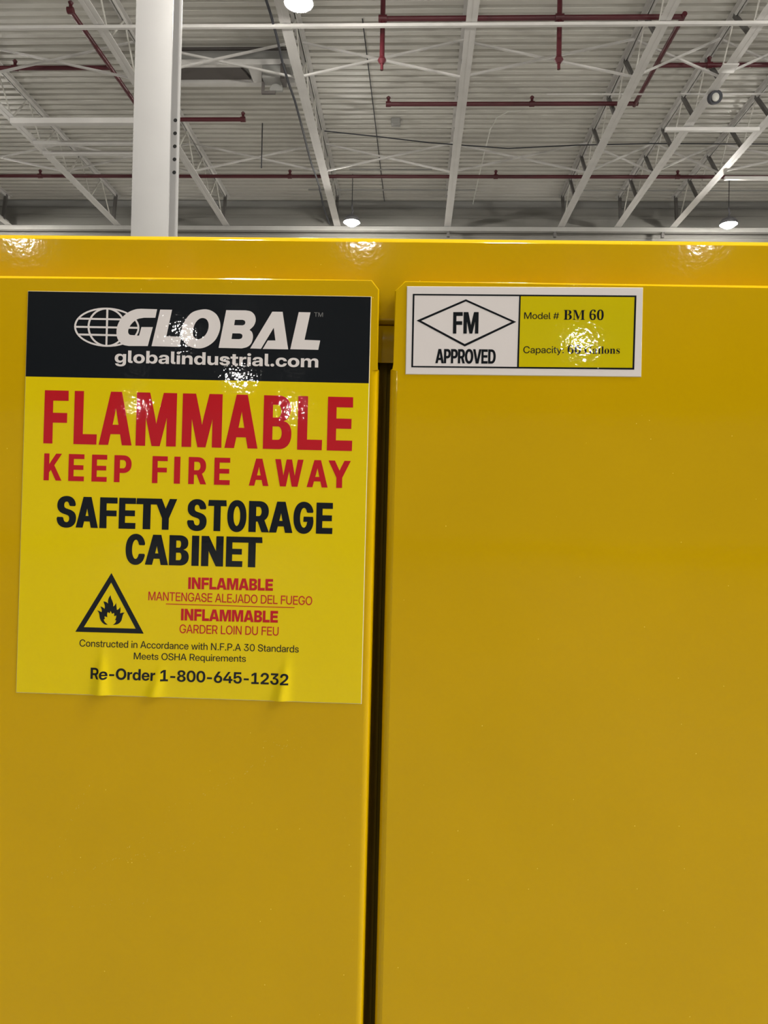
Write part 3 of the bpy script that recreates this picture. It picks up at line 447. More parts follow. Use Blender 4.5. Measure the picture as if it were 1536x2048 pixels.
SHAPES_L = {
    'white': [
        [[(89.31, 261.2), (88.32, 255.43), (80.48, 255.3), (79.31, 255.07), (78.12, 254.86), (76.96, 254.6), (75.87, 254.19), (74.84, 253.57), (73.86, 252.8), (72.96, 251.96), (72.18, 251.13), (71.53, 250.29), (71.0, 249.42), (70.57, 248.56), (70.24, 247.76), (70.02, 247.03), (69.9, 246.34), (69.87, 245.72), (69.91, 245.17), (70.05, 244.71), (70.28, 244.32), (70.56, 244.0), (70.82, 243.75), (71.06, 243.59), (71.31, 243.51), (71.57, 243.48), (71.82, 243.42), (77.46, 243.06), (78.92, 248.95), (86.76, 249.08), (83.64, 236.16), (70.58, 235.98), (69.45, 236.16), (68.31, 236.31), (67.2, 236.53), (66.19, 236.94), (65.26, 237.57), (64.4, 238.37), (63.63, 239.28), (63.01, 240.27), (62.54, 241.34), (62.2, 242.52), (61.98, 243.75), (61.89, 245.03), (61.91, 246.36), (62.05, 247.76), (62.31, 249.16), (62.72, 250.51), (63.27, 251.82), (63.97, 253.1), (64.78, 254.33), (65.66, 255.45), (66.62, 256.47), (67.69, 257.4), (68.8, 258.24), (69.92, 258.98), (71.06, 259.6), (72.25, 260.13), (73.42, 260.56), (74.52, 260.9), (75.51, 261.11), (76.45, 261.22), (77.36, 261.28), (78.28, 261.36)]],
        [[(91.46, 261.06), (99.58, 261.02), (96.2, 243.05), (106.46, 242.83), (105.37, 236.04), (86.25, 236.15)]],
        [[(120.68, 261.66), (122.12, 261.75), (123.44, 261.67), (124.69, 261.44), (125.9, 261.06), (127.1, 260.51), (128.28, 259.8), (129.37, 258.95), (130.31, 257.98), (131.1, 256.84), (131.76, 255.55), (132.28, 254.19), (132.64, 252.86), (132.83, 251.59), (132.86, 250.32), (132.74, 249.03), (132.49, 247.7), (132.09, 246.25), (131.55, 244.73), (130.89, 243.25), (130.17, 241.93), (129.37, 240.81), (128.48, 239.82), (127.53, 238.94), (126.52, 238.14), (125.45, 237.4), (124.3, 236.75), (123.13, 236.2), (121.97, 235.77), (120.83, 235.46), (119.71, 235.27), (118.56, 235.19), (117.36, 235.22), (116.06, 235.36), (114.7, 235.59), (113.35, 235.95), (112.13, 236.45), (111.01, 237.1), (109.98, 237.89), (109.05, 238.8), (108.27, 239.82), (107.64, 240.98), (107.14, 242.27), (106.78, 243.62), (106.57, 244.95), (106.5, 246.24), (106.58, 247.53), (106.79, 248.83), (107.12, 250.13), (107.56, 251.45), (108.12, 252.78), (108.79, 254.09), (109.58, 255.33), (110.45, 256.54), (111.41, 257.73), (112.51, 258.81), (113.8, 259.71), (115.37, 260.43), (117.18, 261.0), (119.01, 261.41)], [(120.55, 255.81), (121.23, 255.77), (121.93, 255.62), (122.59, 255.36), (123.17, 254.99), (123.66, 254.5), (124.09, 253.88), (124.43, 253.18), (124.69, 252.44), (124.84, 251.63), (124.9, 250.76), (124.87, 249.86), (124.78, 249.0), (124.62, 248.17), (124.37, 247.36), (124.07, 246.57), (123.71, 245.83), (123.31, 245.11), (122.85, 244.43), (122.33, 243.79), (121.76, 243.21), (121.1, 242.69), (120.35, 242.22), (119.59, 241.83), (118.92, 241.56), (118.36, 241.41), (117.86, 241.37), (117.39, 241.43), (116.9, 241.58), (116.35, 241.83), (115.78, 242.18), (115.25, 242.6), (114.83, 243.09), (114.55, 243.64), (114.36, 244.25), (114.24, 244.93), (114.18, 245.66), (114.18, 246.47), (114.25, 247.35), (114.38, 248.24), (114.55, 249.11), (114.76, 249.93), (115.03, 250.75), (115.35, 251.53), (115.74, 252.28), (116.21, 253.02), (116.77, 253.74), (117.37, 254.38), (117.98, 254.9), (118.59, 255.29), (119.24, 255.57), (119.9, 255.74)]],
        [[(136.56, 261.41), (150.1, 261.46), (150.99, 261.3), (151.9, 261.17), (152.78, 260.98), (153.58, 260.66), (154.31, 260.17), (154.99, 259.56), (155.59, 258.86), (156.06, 258.13), (156.4, 257.33), (156.62, 256.47), (156.73, 255.58), (156.73, 254.7), (156.6, 253.83), (156.36, 252.95), (156.0, 252.08), (155.55, 251.25), (154.97, 250.48), (154.26, 249.76), (153.49, 249.06), (152.75, 248.34), (153.22, 247.95), (153.71, 247.59), (154.16, 247.18), (154.52, 246.66), (154.8, 245.99), (155.02, 245.23), (155.16, 244.4), (155.18, 243.52), (155.1, 242.54), (154.92, 241.48), (154.64, 240.43), (154.25, 239.5), (153.74, 238.71), (153.11, 238.01), (152.4, 237.39), (151.62, 236.88), (150.77, 236.5), (149.83, 236.23), (148.86, 236.02), (147.91, 235.78), (132.06, 235.84)], [(142.67, 254.98), (147.85, 255.07), (148.24, 254.92), (148.65, 254.77), (149.02, 254.61), (149.31, 254.41), (149.52, 254.13), (149.65, 253.82), (149.73, 253.48), (149.75, 253.15), (149.7, 252.82), (149.59, 252.48), (149.42, 252.16), (149.21, 251.88), (148.92, 251.69), (148.57, 251.54), (148.2, 251.42), (147.84, 251.29), (142.2, 251.31)], [(141.13, 245.85), (146.2, 245.82), (146.59, 245.69), (147.0, 245.56), (147.37, 245.41), (147.66, 245.22), (147.85, 244.95), (147.97, 244.64), (148.04, 244.31), (148.04, 243.97), (147.98, 243.6), (147.87, 243.2), (147.69, 242.83), (147.44, 242.52), (147.09, 242.31), (146.66, 242.17), (146.18, 242.05), (145.73, 241.92), (140.66, 241.95)]],
        [[(167.83, 260.9), (174.83, 260.9), (179.22, 235.67), (162.0, 235.64), (165.3, 241.41), (170.46, 241.51), (169.09, 250.06), (160.85, 235.73), (153.49, 235.83)]],
        [[(185.73, 260.91), (193.64, 260.87), (190.11, 242.31), (200.64, 242.05), (199.54, 235.75), (180.65, 235.81)]],
        [[(77.55, 248.37), (77.4, 246.63), (76.88, 244.93), (75.98, 243.29), (74.73, 241.74), (73.14, 240.3), (71.24, 238.99), (69.07, 237.85), (66.66, 236.89), (64.05, 236.13), (61.28, 235.57), (58.41, 235.24), (55.48, 235.13), (52.54, 235.25), (49.64, 235.59), (46.84, 236.16), (44.18, 236.93), (41.7, 237.9), (39.45, 239.05), (37.47, 240.36), (35.79, 241.81), (34.44, 243.38), (33.44, 245.03), (32.82, 246.74), (32.57, 248.47), (32.72, 250.21), (33.24, 251.92), (34.14, 253.57), (35.4, 255.12), (36.99, 256.57), (38.9, 257.87), (41.08, 259.01), (43.5, 259.97), (46.12, 260.73), (48.89, 261.28), (51.77, 261.61), (54.71, 261.72), (57.64, 261.6), (60.54, 261.25), (63.34, 260.68), (66.0, 259.9), (68.47, 258.93), (70.71, 257.77), (72.68, 256.46), (74.35, 255.01), (75.69, 253.45), (76.68, 251.8), (77.3, 250.1)], [(76.27, 248.37), (76.13, 246.79), (75.64, 245.25), (74.79, 243.75), (73.61, 242.34), (72.11, 241.03), (70.32, 239.85), (68.26, 238.81), (65.99, 237.94), (63.52, 237.24), (60.92, 236.74), (58.21, 236.44), (55.44, 236.34), (52.67, 236.45), (49.94, 236.76), (47.3, 237.27), (44.79, 237.98), (42.45, 238.86), (40.34, 239.9), (38.47, 241.1), (36.89, 242.42), (35.61, 243.84), (34.68, 245.34), (34.09, 246.89), (33.86, 248.47), (33.99, 250.05), (34.49, 251.6), (35.34, 253.1), (36.53, 254.52), (38.03, 255.83), (39.83, 257.01), (41.89, 258.05), (44.18, 258.92), (46.65, 259.61), (49.26, 260.11), (51.97, 260.41), (54.74, 260.51), (57.51, 260.4), (60.24, 260.08), (62.88, 259.56), (65.39, 258.86), (67.71, 257.97), (69.83, 256.92), (71.69, 255.73), (73.26, 254.41), (74.53, 252.99), (75.46, 251.49), (76.04, 249.94)]],
        [[(68.3, 248.39), (68.24, 246.65), (67.95, 244.95), (67.45, 243.31), (66.73, 241.75), (65.81, 240.31), (64.71, 239.01), (63.44, 237.86), (62.03, 236.9), (60.51, 236.13), (58.89, 235.58), (57.2, 235.24), (55.48, 235.13), (53.75, 235.25), (52.04, 235.59), (50.39, 236.15), (48.81, 236.92), (47.35, 237.89), (46.01, 239.04), (44.83, 240.35), (43.83, 241.8), (43.02, 243.36), (42.41, 245.01), (42.02, 246.72), (41.86, 248.45), (41.92, 250.19), (42.21, 251.89), (42.72, 253.54), (43.44, 255.1), (44.36, 256.55), (45.46, 257.85), (46.73, 258.99), (48.14, 259.96), (49.67, 260.72), (51.29, 261.28), (52.98, 261.61), (54.71, 261.72), (56.44, 261.6), (58.14, 261.25), (59.8, 260.69), (61.37, 259.92), (62.83, 258.95), (64.17, 257.79), (65.34, 256.48), (66.34, 255.04), (67.15, 253.47), (67.76, 251.83), (68.14, 250.12)], [(66.97, 248.39), (66.91, 246.82), (66.65, 245.27), (66.2, 243.77), (65.55, 242.36), (64.73, 241.05), (63.74, 239.86), (62.6, 238.82), (61.33, 237.95), (59.96, 237.25), (58.5, 236.74), (56.99, 236.44), (55.44, 236.34), (53.89, 236.44), (52.36, 236.76), (50.87, 237.27), (49.45, 237.97), (48.13, 238.85), (46.93, 239.89), (45.87, 241.08), (44.97, 242.4), (44.24, 243.82), (43.7, 245.32), (43.35, 246.87), (43.2, 248.45), (43.25, 250.03), (43.51, 251.58), (43.97, 253.08), (44.62, 254.49), (45.44, 255.81), (46.43, 256.99), (47.57, 258.03), (48.84, 258.91), (50.22, 259.6), (51.68, 260.11), (53.19, 260.41), (54.74, 260.51), (56.3, 260.4), (57.83, 260.09), (59.32, 259.57), (60.73, 258.87), (62.05, 257.99), (63.24, 256.94), (64.3, 255.75), (65.2, 254.44), (65.93, 253.02), (66.47, 251.52), (66.82, 249.97)]],
        [[(54.48, 261.31), (55.88, 261.33), (55.82, 235.54), (54.53, 235.52)]],
        [[(36.13, 254.61), (65.39, 254.53), (65.43, 253.26), (35.82, 253.33)]],
        [[(33.2, 248.96), (76.89, 249.03), (76.93, 247.71), (33.24, 247.7)]],
        [[(35.69, 243.82), (65.12, 243.7), (65.74, 242.39), (36.49, 242.51)]],
    ],
    'black': [
        [[(61.65, 47.32), (61.06, 47.35), (60.48, 47.36), (59.89, 47.42), (59.32, 47.6), (58.74, 47.95), (58.15, 48.41), (57.6, 48.94), (57.13, 49.47), (56.75, 50.0), (56.45, 50.55), (56.2, 51.13), (55.99, 51.71), (55.84, 52.33), (55.74, 52.98), (55.66, 53.61), (55.56, 54.16), (55.44, 54.63), (55.31, 55.03), (55.16, 55.39), (54.98, 55.72), (54.74, 56.02), (54.46, 56.27), (54.17, 56.5), (53.88, 56.74), (54.28, 56.68), (54.69, 56.62), (55.09, 56.55), (55.49, 56.44), (55.9, 56.28), (56.31, 56.09), (56.72, 55.88), (57.12, 55.68), (57.16, 56.04), (57.22, 56.38), (57.24, 56.75), (57.19, 57.19), (57.01, 57.72), (56.75, 58.32), (56.46, 58.94), (56.19, 59.55), (56.63, 59.42), (57.09, 59.29), (57.53, 59.15), (57.92, 58.97), (58.25, 58.75), (58.54, 58.49), (58.81, 58.22), (59.09, 57.95), (59.15, 58.41), (59.23, 58.84), (59.26, 59.32), (59.21, 59.89), (59.03, 60.58), (58.76, 61.38), (58.45, 62.2), (58.16, 63.02), (58.61, 62.94), (59.08, 62.87), (59.53, 62.78), (59.95, 62.65), (60.34, 62.45), (60.7, 62.21), (61.05, 61.95), (61.41, 61.7), (61.36, 62.13), (61.3, 62.56), (61.27, 62.99), (61.29, 63.46), (61.36, 63.97), (61.48, 64.52), (61.63, 65.06), (61.83, 65.58), (62.08, 66.05), (62.39, 66.5), (62.71, 66.93), (63.03, 67.37), (63.12, 66.85), (63.2, 66.32), (63.3, 65.8), (63.44, 65.27), (63.65, 64.75), (63.91, 64.21), (64.17, 63.69), (64.4, 63.2), (64.58, 62.74), (64.75, 62.31), (64.88, 61.88), (64.98, 61.46), (65.03, 61.02), (65.04, 60.58), (65.03, 60.14), (65.03, 59.7), (65.32, 59.96), (65.61, 60.21), (65.89, 60.48), (66.14, 60.79), (66.36, 61.15), (66.55, 61.56), (66.73, 61.98), (66.92, 62.39), (66.97, 61.93), (67.02, 61.49), (67.08, 61.02), (67.15, 60.47), (67.25, 59.8), (67.36, 59.05), (67.48, 58.26), (67.59, 57.5), (67.96, 57.7), (68.33, 57.89), (68.69, 58.1), (68.99, 58.34), (69.23, 58.64), (69.41, 58.98), (69.57, 59.32), (69.74, 59.66), (69.84, 59.2), (69.94, 58.74), (70.03, 58.26), (70.08, 57.74), (70.06, 57.17), (70.01, 56.55), (69.93, 55.91), (69.86, 55.28), (70.19, 55.4), (70.51, 55.53), (70.84, 55.65), (71.21, 55.74), (71.62, 55.8), (72.07, 55.84), (72.53, 55.87), (72.98, 55.9), (72.71, 55.61), (72.44, 55.32), (72.18, 55.02), (71.95, 54.64), (71.78, 54.18), (71.64, 53.66), (71.51, 53.1), (71.37, 52.52), (71.23, 51.91), (71.11, 51.27), (70.93, 50.64), (70.66, 50.04), (70.27, 49.48), (69.79, 48.94), (69.23, 48.46), (68.58, 48.05), (67.79, 47.77), (66.9, 47.57), (65.96, 47.42), (65.04, 47.25), (65.5, 47.65), (65.98, 48.05), (66.42, 48.46), (66.77, 48.88), (66.99, 49.31), (67.12, 49.75), (67.21, 50.2), (67.33, 50.65), (66.37, 50.44), (66.54, 50.84), (66.73, 51.24), (66.89, 51.63), (67.04, 52.04), (67.14, 52.46), (67.21, 52.88), (67.28, 53.31), (67.34, 53.73), (65.75, 53.23), (65.78, 53.54), (65.8, 53.86), (65.82, 54.17), (65.83, 54.46), (65.81, 54.74), (65.77, 55.0), (65.73, 55.25), (65.69, 55.51), (64.29, 54.7), (64.2, 54.93), (64.11, 55.16), (64.02, 55.39), (63.9, 55.63), (63.76, 55.89), (63.6, 56.14), (63.43, 56.41), (63.27, 56.67), (63.18, 56.44), (63.1, 56.21), (63.01, 55.99), (62.93, 55.78), (62.86, 55.59), (62.8, 55.41), (62.73, 55.24), (62.67, 55.07), (61.4, 55.91), (61.28, 55.62), (61.15, 55.36), (61.03, 55.05), (60.97, 54.67), (60.97, 54.17), (61.02, 53.6), (61.09, 52.99), (61.14, 52.39), (59.34, 53.04), (59.31, 52.82), (59.27, 52.6), (59.25, 52.38), (59.26, 52.16), (59.32, 51.94), (59.42, 51.73), (59.53, 51.51), (59.64, 51.3), (58.69, 50.74), (58.9, 50.31), (59.1, 49.88), (59.33, 49.44), (59.64, 49.01), (60.06, 48.59), (60.57, 48.16), (61.12, 47.74)]],
        [[(63.13, 82.3), (39.48, 41.98), (86.36, 42.1)], [(63.14, 75.8), (45.29, 45.25), (80.76, 45.26)]],
    ],
    'red': [
        [[(100.86, 62.78), (187.92, 62.79), (187.94, 62.24), (100.88, 62.23)]],
    ],
}
SHAPES_R = {
    'black': [
        [[(3.78, 53.74), (3.61, 4.35), (152.55, 4.42), (153.04, 53.61)], [(4.97, 52.7), (4.81, 5.31), (151.31, 5.63), (151.78, 52.55)]],
        [[(75.25, 52.79), (76.29, 52.79), (75.88, 5.01), (74.68, 5.0)]],
        [[(6.59, 35.8), (39.58, 50.3), (73.59, 35.44), (39.37, 18.67)], [(9.82, 35.67), (39.6, 48.89), (70.45, 35.42), (39.34, 20.34)]],
    ],
    'yellow': [
        [[(75.75, 53.57), (75.37, 4.74), (152.26, 4.88), (152.47, 53.02)]],
    ],
}

# ------------------------------------------------------------------ the yellow cabinet
TH = math.radians(0.28)            # it stands a hair out of level
AX = Vector((math.cos(TH), 0, -math.sin(TH)))
UP = Vector((math.sin(TH), 0, math.cos(TH)))
cabinet = empty('safety_cabinet', AX * -0.0209 + UP * -CAM_Z + Vector((0, 0.5, CAM_Z)))
cabinet.rotation_euler = (0, TH, 0)
tag(cabinet, 'large glossy yellow two-door steel cabinet with warning stickers, standing in front of everything', 'cabinet')

bm = bmesh.new()
hdr = ([(0.86, 1.6508)] + [(0.0225, 1.6508), (0.0208, 1.6506), (0.0194, 1.6500), (0.0182, 1.6491), (0.0160, 1.6471), (0.0154, 1.6465), (0.0150, 1.6459)]
       + arc(0.0165, 1.5932, 0.0015, 180, 270, 4) + [(0.030, 1.5917), (0.030, 1.6496), (0.86, 1.6496)])
add_extrude(bm, hdr, 'x', -0.432, 0.432)
for s in (-1, 1):
    add_box(bm, min(s * 0.432, s * 0.4305), max(s * 0.432, s * 0.4305), 0.019, 0.86, 0.004, 1.6490)
    add_box(bm, min(s * 0.4304, s * 0.395), max(s * 0.4304, s * 0.395), 0.0170, 0.0190, 0.05, 1.5915)
add_box(bm, -0.4304, 0.4304, 0.8585, 0.86, 0.004, 1.6490)
add_box(bm, -0.4304, 0.4304, 0.0170, 0.858, 0.004, 0.05)
flat_faces(finish('body', bm, 'paint', cabinet, angle=30))
boxes('door_stop', [(-0.39, 0.39, 0.026, 0.0275, 1.5648, 1.5912)], 'paint', cabinet, bevel=0.0005)

def door(side):
    """side -1 left, +1 right; edges measured from the middle of the gap"""
    if side < 0:
        bt, bo, ue, top = -0.0091, -0.0044, -0.0052, 1.6152
        cham = [(-0.0054, 1.6085), (-0.0106, 1.6150)]
    else:
        bt, bo, ue, top = 0.0082, 0.0033, 0.0053, 1.6145
        cham = [(0.0051, 1.6078), (0.0118, 1.6145)]
    out = 0.4295 * side
    zb, zn = 0.06, 1.5540
    pts = [(out, zb), (bt, zb), (bt, zn), (ue + 0.35 * (bo - ue) , zn + 0.0005), (ue, zn + 0.0045)] + cham + [(out, top)]
    bm = bmesh.new()
    f = bm.faces.new([bm.verts.new((x, 0, z)) for x, z in pts])
    ext = bmesh.ops.extrude_face_region(bm, geom=[f])
    back = [e for e in ext['geom'] if isinstance(e, bmesh.types.BMVert)]
    bmesh.ops.translate(bm, verts=back, vec=(0, 0.0022, 0))
    bm.edges.ensure_lookup_table()
    rim = [e for e in bm.edges if all(abs(v.co.y) < 1e-7 for v in e.verts)
           and not (abs(e.verts[0].co.x - bt) < 1e-6 and abs(e.verts[1].co.x - bt) < 1e-6)
           and not (abs(e.verts[0].co.x) < 0.02 and abs(e.verts[1].co.x) < 0.02 and max(v.co.z for v in e.verts) < zn + 0.006)]
    bmesh.ops.bevel(bm, geom=rim, offset=0.0009, segments=4, affect='EDGES', profile=0.5, clamp_overlap=False)
    # rolled meeting edge below the notch, with its flange running back into the gap
    r = abs(bo - bt)
    if side < 0:
        prof = arc(bt, r, r, -90, 0, 10) + [(bo, 0.036), (bo - 0.0014, 0.036)] + arc(bt, r, r - 0.0014, 0, -90, 10)
    else:
        prof = arc(bt, r, r, 270, 180, 10) + [(bo, 0.036), (bo + 0.0014, 0.036)] + arc(bt, r, r - 0.0014, 180, 270, 10)
    n0 = len(bm.verts)
    add_extrude(bm, [(x, y + 0.0001) for x, y in prof], 'z', zb, zn + 0.0035)
    bm.verts.ensure_lookup_table()
    for v in bm.verts[n0:]:                 # the roll starts gradually under the notch
        if v.co.z > zn + 0.003:
            v.co.z -= 0.0025 * min(1, abs(v.co.x - bt) / r)
    # return along the top edge and the outer edge
    x0, x1 = sorted((out, cham[-1][0]))
    add_box(bm, x0, x1, 0.0012, 0.0148, top - 0.0024, top - 0.0010)
    x0, x1 = sorted((out, out - side * 0.0014))
    add_box(bm, x0, x1, 0.0012, 0.0148, zb, top - 0.0024)
    d = flat_faces(finish('door', bm, 'paint', cabinet, angle=30))
    # overlapping inner flange seen in the gap
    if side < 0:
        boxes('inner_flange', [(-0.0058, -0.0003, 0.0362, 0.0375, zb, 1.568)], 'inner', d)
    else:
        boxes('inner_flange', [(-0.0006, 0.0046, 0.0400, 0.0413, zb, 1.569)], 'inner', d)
    return d

door_l = door(-1)
door_r = door(1)
tag(door_l, 'left door carrying the large yellow and black warning sticker')
tag(door_r, 'right door carrying the small white approval sticker')

# ------------------------------------------------------------------ printed stickers
def flatten(contour):
    """TrueType style contour 'x,y' on curve, 'x,yq' control point -> polyline"""
    pts = []
    for t in contour.split():
        on = not t.endswith('q')
        x, y = t.rstrip('q').split(',')
        pts.append((float(x), float(y), on))
    full = []
    for i, p in enumerate(pts):
        q = pts[i - 1]
        if not p[2] and not q[2]:
            full.append(((p[0] + q[0]) / 2, (p[1] + q[1]) / 2, True))
        full.append(p)
    k = next(i for i, p in enumerate(full) if p[2])
    full = full[k:] + full[:k]
    out = []
    n = len(full)
    for i, p in enumerate(full):
        if p[2]:
            out.append(p[:2])
        else:
            a, b = full[i - 1], full[(i + 1) % n]
            for t in (0.25, 0.5, 0.75):
                out.append(((1 - t) ** 2 * a[0] + 2 * t * (1 - t) * p[0] + t * t * b[0],
                            (1 - t) ** 2 * a[1] + 2 * t * (1 - t) * p[1] + t * t * b[1]))
    return out

_cache = {}
def glyph(style, ch):
    if (style, ch) not in _cache:
        adv, cs = GLYPHS[style][ch]
        _cache[style, ch] = (adv, [flatten(c) for c in cs])
    return _cache[style, ch]

def fill(contours, extra=()):
    """triangulate contours by non-zero winding"""
    verts, edges = [], []
    for c in contours:
        c = [p for i, p in enumerate(c) if (p[0] - c[i - 1][0]) ** 2 + (p[1] - c[i - 1][1]) ** 2 > 1e-8]
        b = len(verts)
        verts += [Vector(p) for p in c]
        edges += [(b + i, b + (i + 1) % len(c)) for i in range(len(c))]
    verts += [Vector(p) for p in extra]
    vs, es, fs, *_ = delaunay_2d_cdt(verts, edges, [], 0, 1e-5)
    keep = []
    for f in fs:
        x = sum(vs[i].x for i in f) / len(f)
        y = sum(vs[i].y for i in f) / len(f)
        w = 0
        for c in contours:
            for i in range(len(c)):
                (x0, y0), (x1, y1) = c[i - 1], c[i]
                if (y0 > y) != (y1 > y) and x < x0 + (y - y0) * (x1 - x0) / (y1 - y0):
                    w += 1 if y1 > y0 else -1
        if w:
            keep.append(f)
    return vs, keep

def area(c):
    return sum(c[i - 1][0] * c[i][1] - c[i][0] * c[i - 1][1] for i in range(len(c))) / 2

def fix_winding(group):
    """first contour is the outline, the rest are holes"""
    return [c if (area(c) > 0) == (i == 0) else c[::-1] for i, c in enumerate(group)]

def widen(contours, d):
    """push outlines sideways by d (heavier stems, same bars)"""
    if not d:
        return contours
    res = []
    for c in contours:
        n = len(c)
        o = []
        for i in range(n):
            tx, ty = c[(i + 1) % n][0] - c[i - 1][0], c[(i + 1) % n][1] - c[i - 1][1]
            L = math.hypot(tx, ty) or 1
            o.append((c[i][0] - d * ty / L, c[i][1]))     # TrueType outlines run clockwise: outside is on the left
        res.append(o)
    return res

def layout(line):
    """contours of a line of text in sticker millimetres"""
    (ax, ay), (bx, by) = line['a'], line['b']
    st, h, e = line['style'], line['h'], line.get('e', 0)
    cap = {'T': 676}.get(st, 1490)
    sy = h / cap
    groups = []
    def base(x):
        return ay + (by - ay) * (x - ax) / (bx - ax)
    def put(cs, sx, x_of, shear=0):
        cs = [[(x_of(px), py * sy) for px, py in c] for c in cs]
        cs = widen(cs, e)
        return [[(px, base(px) + py) for px, py in c] for c in cs]
    if line.get('letters'):
        for ch, x0, x1 in line['letters']:
            adv, cs = glyph(st, ch)
            xs = [p[0] for c in cs for p in c]
            lo, hi = min(xs), max(xs)
            x0, x1 = x0 + e, x1 - e
            groups.append(put(cs, 0, lambda px: x0 + (px - lo) * (x1 - x0) / (hi - lo)))
    else:
        pen, items = 0, []
        for ch in line['text']:
            adv, cs = glyph(st, ch)
            if ch == '-':
                pen -= 150
                adv -= 150
            items.append((pen, cs))
            pen += adv + line.get('track', 0)
        xs = [o + p[0] for o, cs in items for c in cs for p in c]
        lo, hi = min(xs), max(xs)
        k = (bx - ax - 2 * e) / (hi - lo)
        for o, cs in items:
            if cs:
                groups.append(put(cs, 0, lambda px: ax + e + (px + o - lo) * k))
    return groups

def sticker(name, W, H, corners, parent, bands, lines, shapes, palette, thick, lift=None, step=2.0):
    """corners: TL TR BR BL on the door, mm from the gap / from eye height. bands: list of (v0, v1, material)"""
    tl, tr, br, bl = [Vector(c) for c in corners]
    mats = list(palette)
    idx = {k: i for i, k in enumerate(mats)}
    def place(u, v, z):
        s, t = u / W, v / H
        p = bl * (1 - s) * (1 - t) + br * s * (1 - t) + tl * (1 - s) * t + tr * s * t
        return ((p.x + 20.9) / 1000, -z / 1000, p.y / 1000 + CAM_Z)
    lift = lift or (lambda u, v: 0)
    bm = bmesh.new()
    nu = max(2, round(W / step))
    us = [W * i / nu for i in range(nu + 1)]
    vs = []
    for v0, v1, _ in bands:
        n = max(1, round((v1 - v0) / step))
        vs += [v0 + (v1 - v0) * i / n for i in range(n)]
    vs.append(bands[-1][1])
    g = [[bm.verts.new(place(u, v, thick + lift(u, v))) for u in us] for v in vs]
    for j in range(len(vs) - 1):
        mid = (vs[j] + vs[j + 1]) / 2
        mk = next(k for v0, v1, k in bands if v0 <= mid <= v1)
        for i in range(nu):
            bm.faces.new((g[j][i], g[j][i + 1], g[j + 1][i + 1], g[j + 1][i])).material_index = idx[mk]
    rim = [(j, 0) for j in range(len(vs))][::-1] + [(0, i) for i in range(1, nu + 1)] + [(j, nu) for j in range(1, len(vs))] + [(len(vs) - 1, i) for i in range(nu - 1, 0, -1)]
    low = {}
    for j, i in rim:
        du = -0.4 if i == 0 else 0.4 if i == nu else 0
        dv = -0.4 if j == 0 else 0.4 if j == len(vs) - 1 else 0
        low[j, i] = bm.verts.new(place(us[i] + du, vs[j] + dv, 0.01))
    for a, b in zip(rim, rim[1:] + rim[:1]):
        bm.faces.new((g[a[0]][a[1]], low[a], low[b], g[b[0]][b[1]])).material_index = idx['s_edge']
    def ink(contours, key, z):
        xs = [p[0] for c in contours for p in c]
        ys = [p[1] for c in contours for p in c]
        extra = []
        if min(ys) < 42 and W > 200:            # follow the wrinkles closely near the bottom edge
            extra = [(min(xs) + 0.8 * i + 0.13, min(ys) + 0.8 * j + 0.17) for i in range(int((max(xs) - min(xs)) / 0.8) + 1)
                     for j in range(int((max(ys) - min(ys)) / 0.8) + 1)]
        vv, ff = fill(contours, extra)
        bv = [bm.verts.new(place(p.x, p.y, thick + z + lift(p.x, p.y))) for p in vv]
        for f in ff:
            try:
                bm.faces.new([bv[i] for i in f]).material_index = idx[key]
            except ValueError:
                pass
        for v in bv:
            if not v.link_faces:
                bm.verts.remove(v)
    for key, groups, z in shapes:
        for k, gr in enumerate(groups):          # each piece of print a hair above the last, so none coincide
            ink(fix_winding(gr), key, z + 0.004 * k)
    for line in lines:
        for k, cs in enumerate(layout(line)):
            if cs:
                ink(cs, line['key'], 0.10 + 0.01 * (k % 2))
    me = bpy.data.meshes.new(name)
    bm.normal_update()
    for f in bm.faces:                      # every printed face looks out of the door
        if f.normal.y > 0.05:
            f.normal_flip()
    bm.to_mesh(me)
    bm.free()
    for m in mats:
        me.materials.append(M[m])
    for p in me.polygons:
        p.use_smooth = True
    me.set_sharp_from_angle(angle=math.radians(40))
    o = bpy.data.objects.new(name, me)
    COL.objects.link(o)
    o.parent = parent
    return o

def puckers(u, v):
    """three wrinkles where the bottom edge of the big sticker has let go"""
    def s(x): x = min(1, max(0, x)); return x * x * (3 - 2 * x)
    z = 0
    for u0, lean, w, hgt, amp in ((58, 0.02, 4.5, 40, 2.4), (94, 0.25, 4.5, 27, 2.0), (180, 0.14, 4.2, 38, 2.3)):
        c = u0 + lean * v
        z += amp * math.exp(-((u - c) / (w * (1 - 0.6 * min(1, v / hgt)))) ** 2) * s(1 - v / hgt)
    return z

KEY_L = {'r': 's_red', 'k': 's_black', 'w': 's_white', 'g': 's_grey'}
for l in LINES_L + LINES_R:
    l['key'] = KEY_L[l['color']]

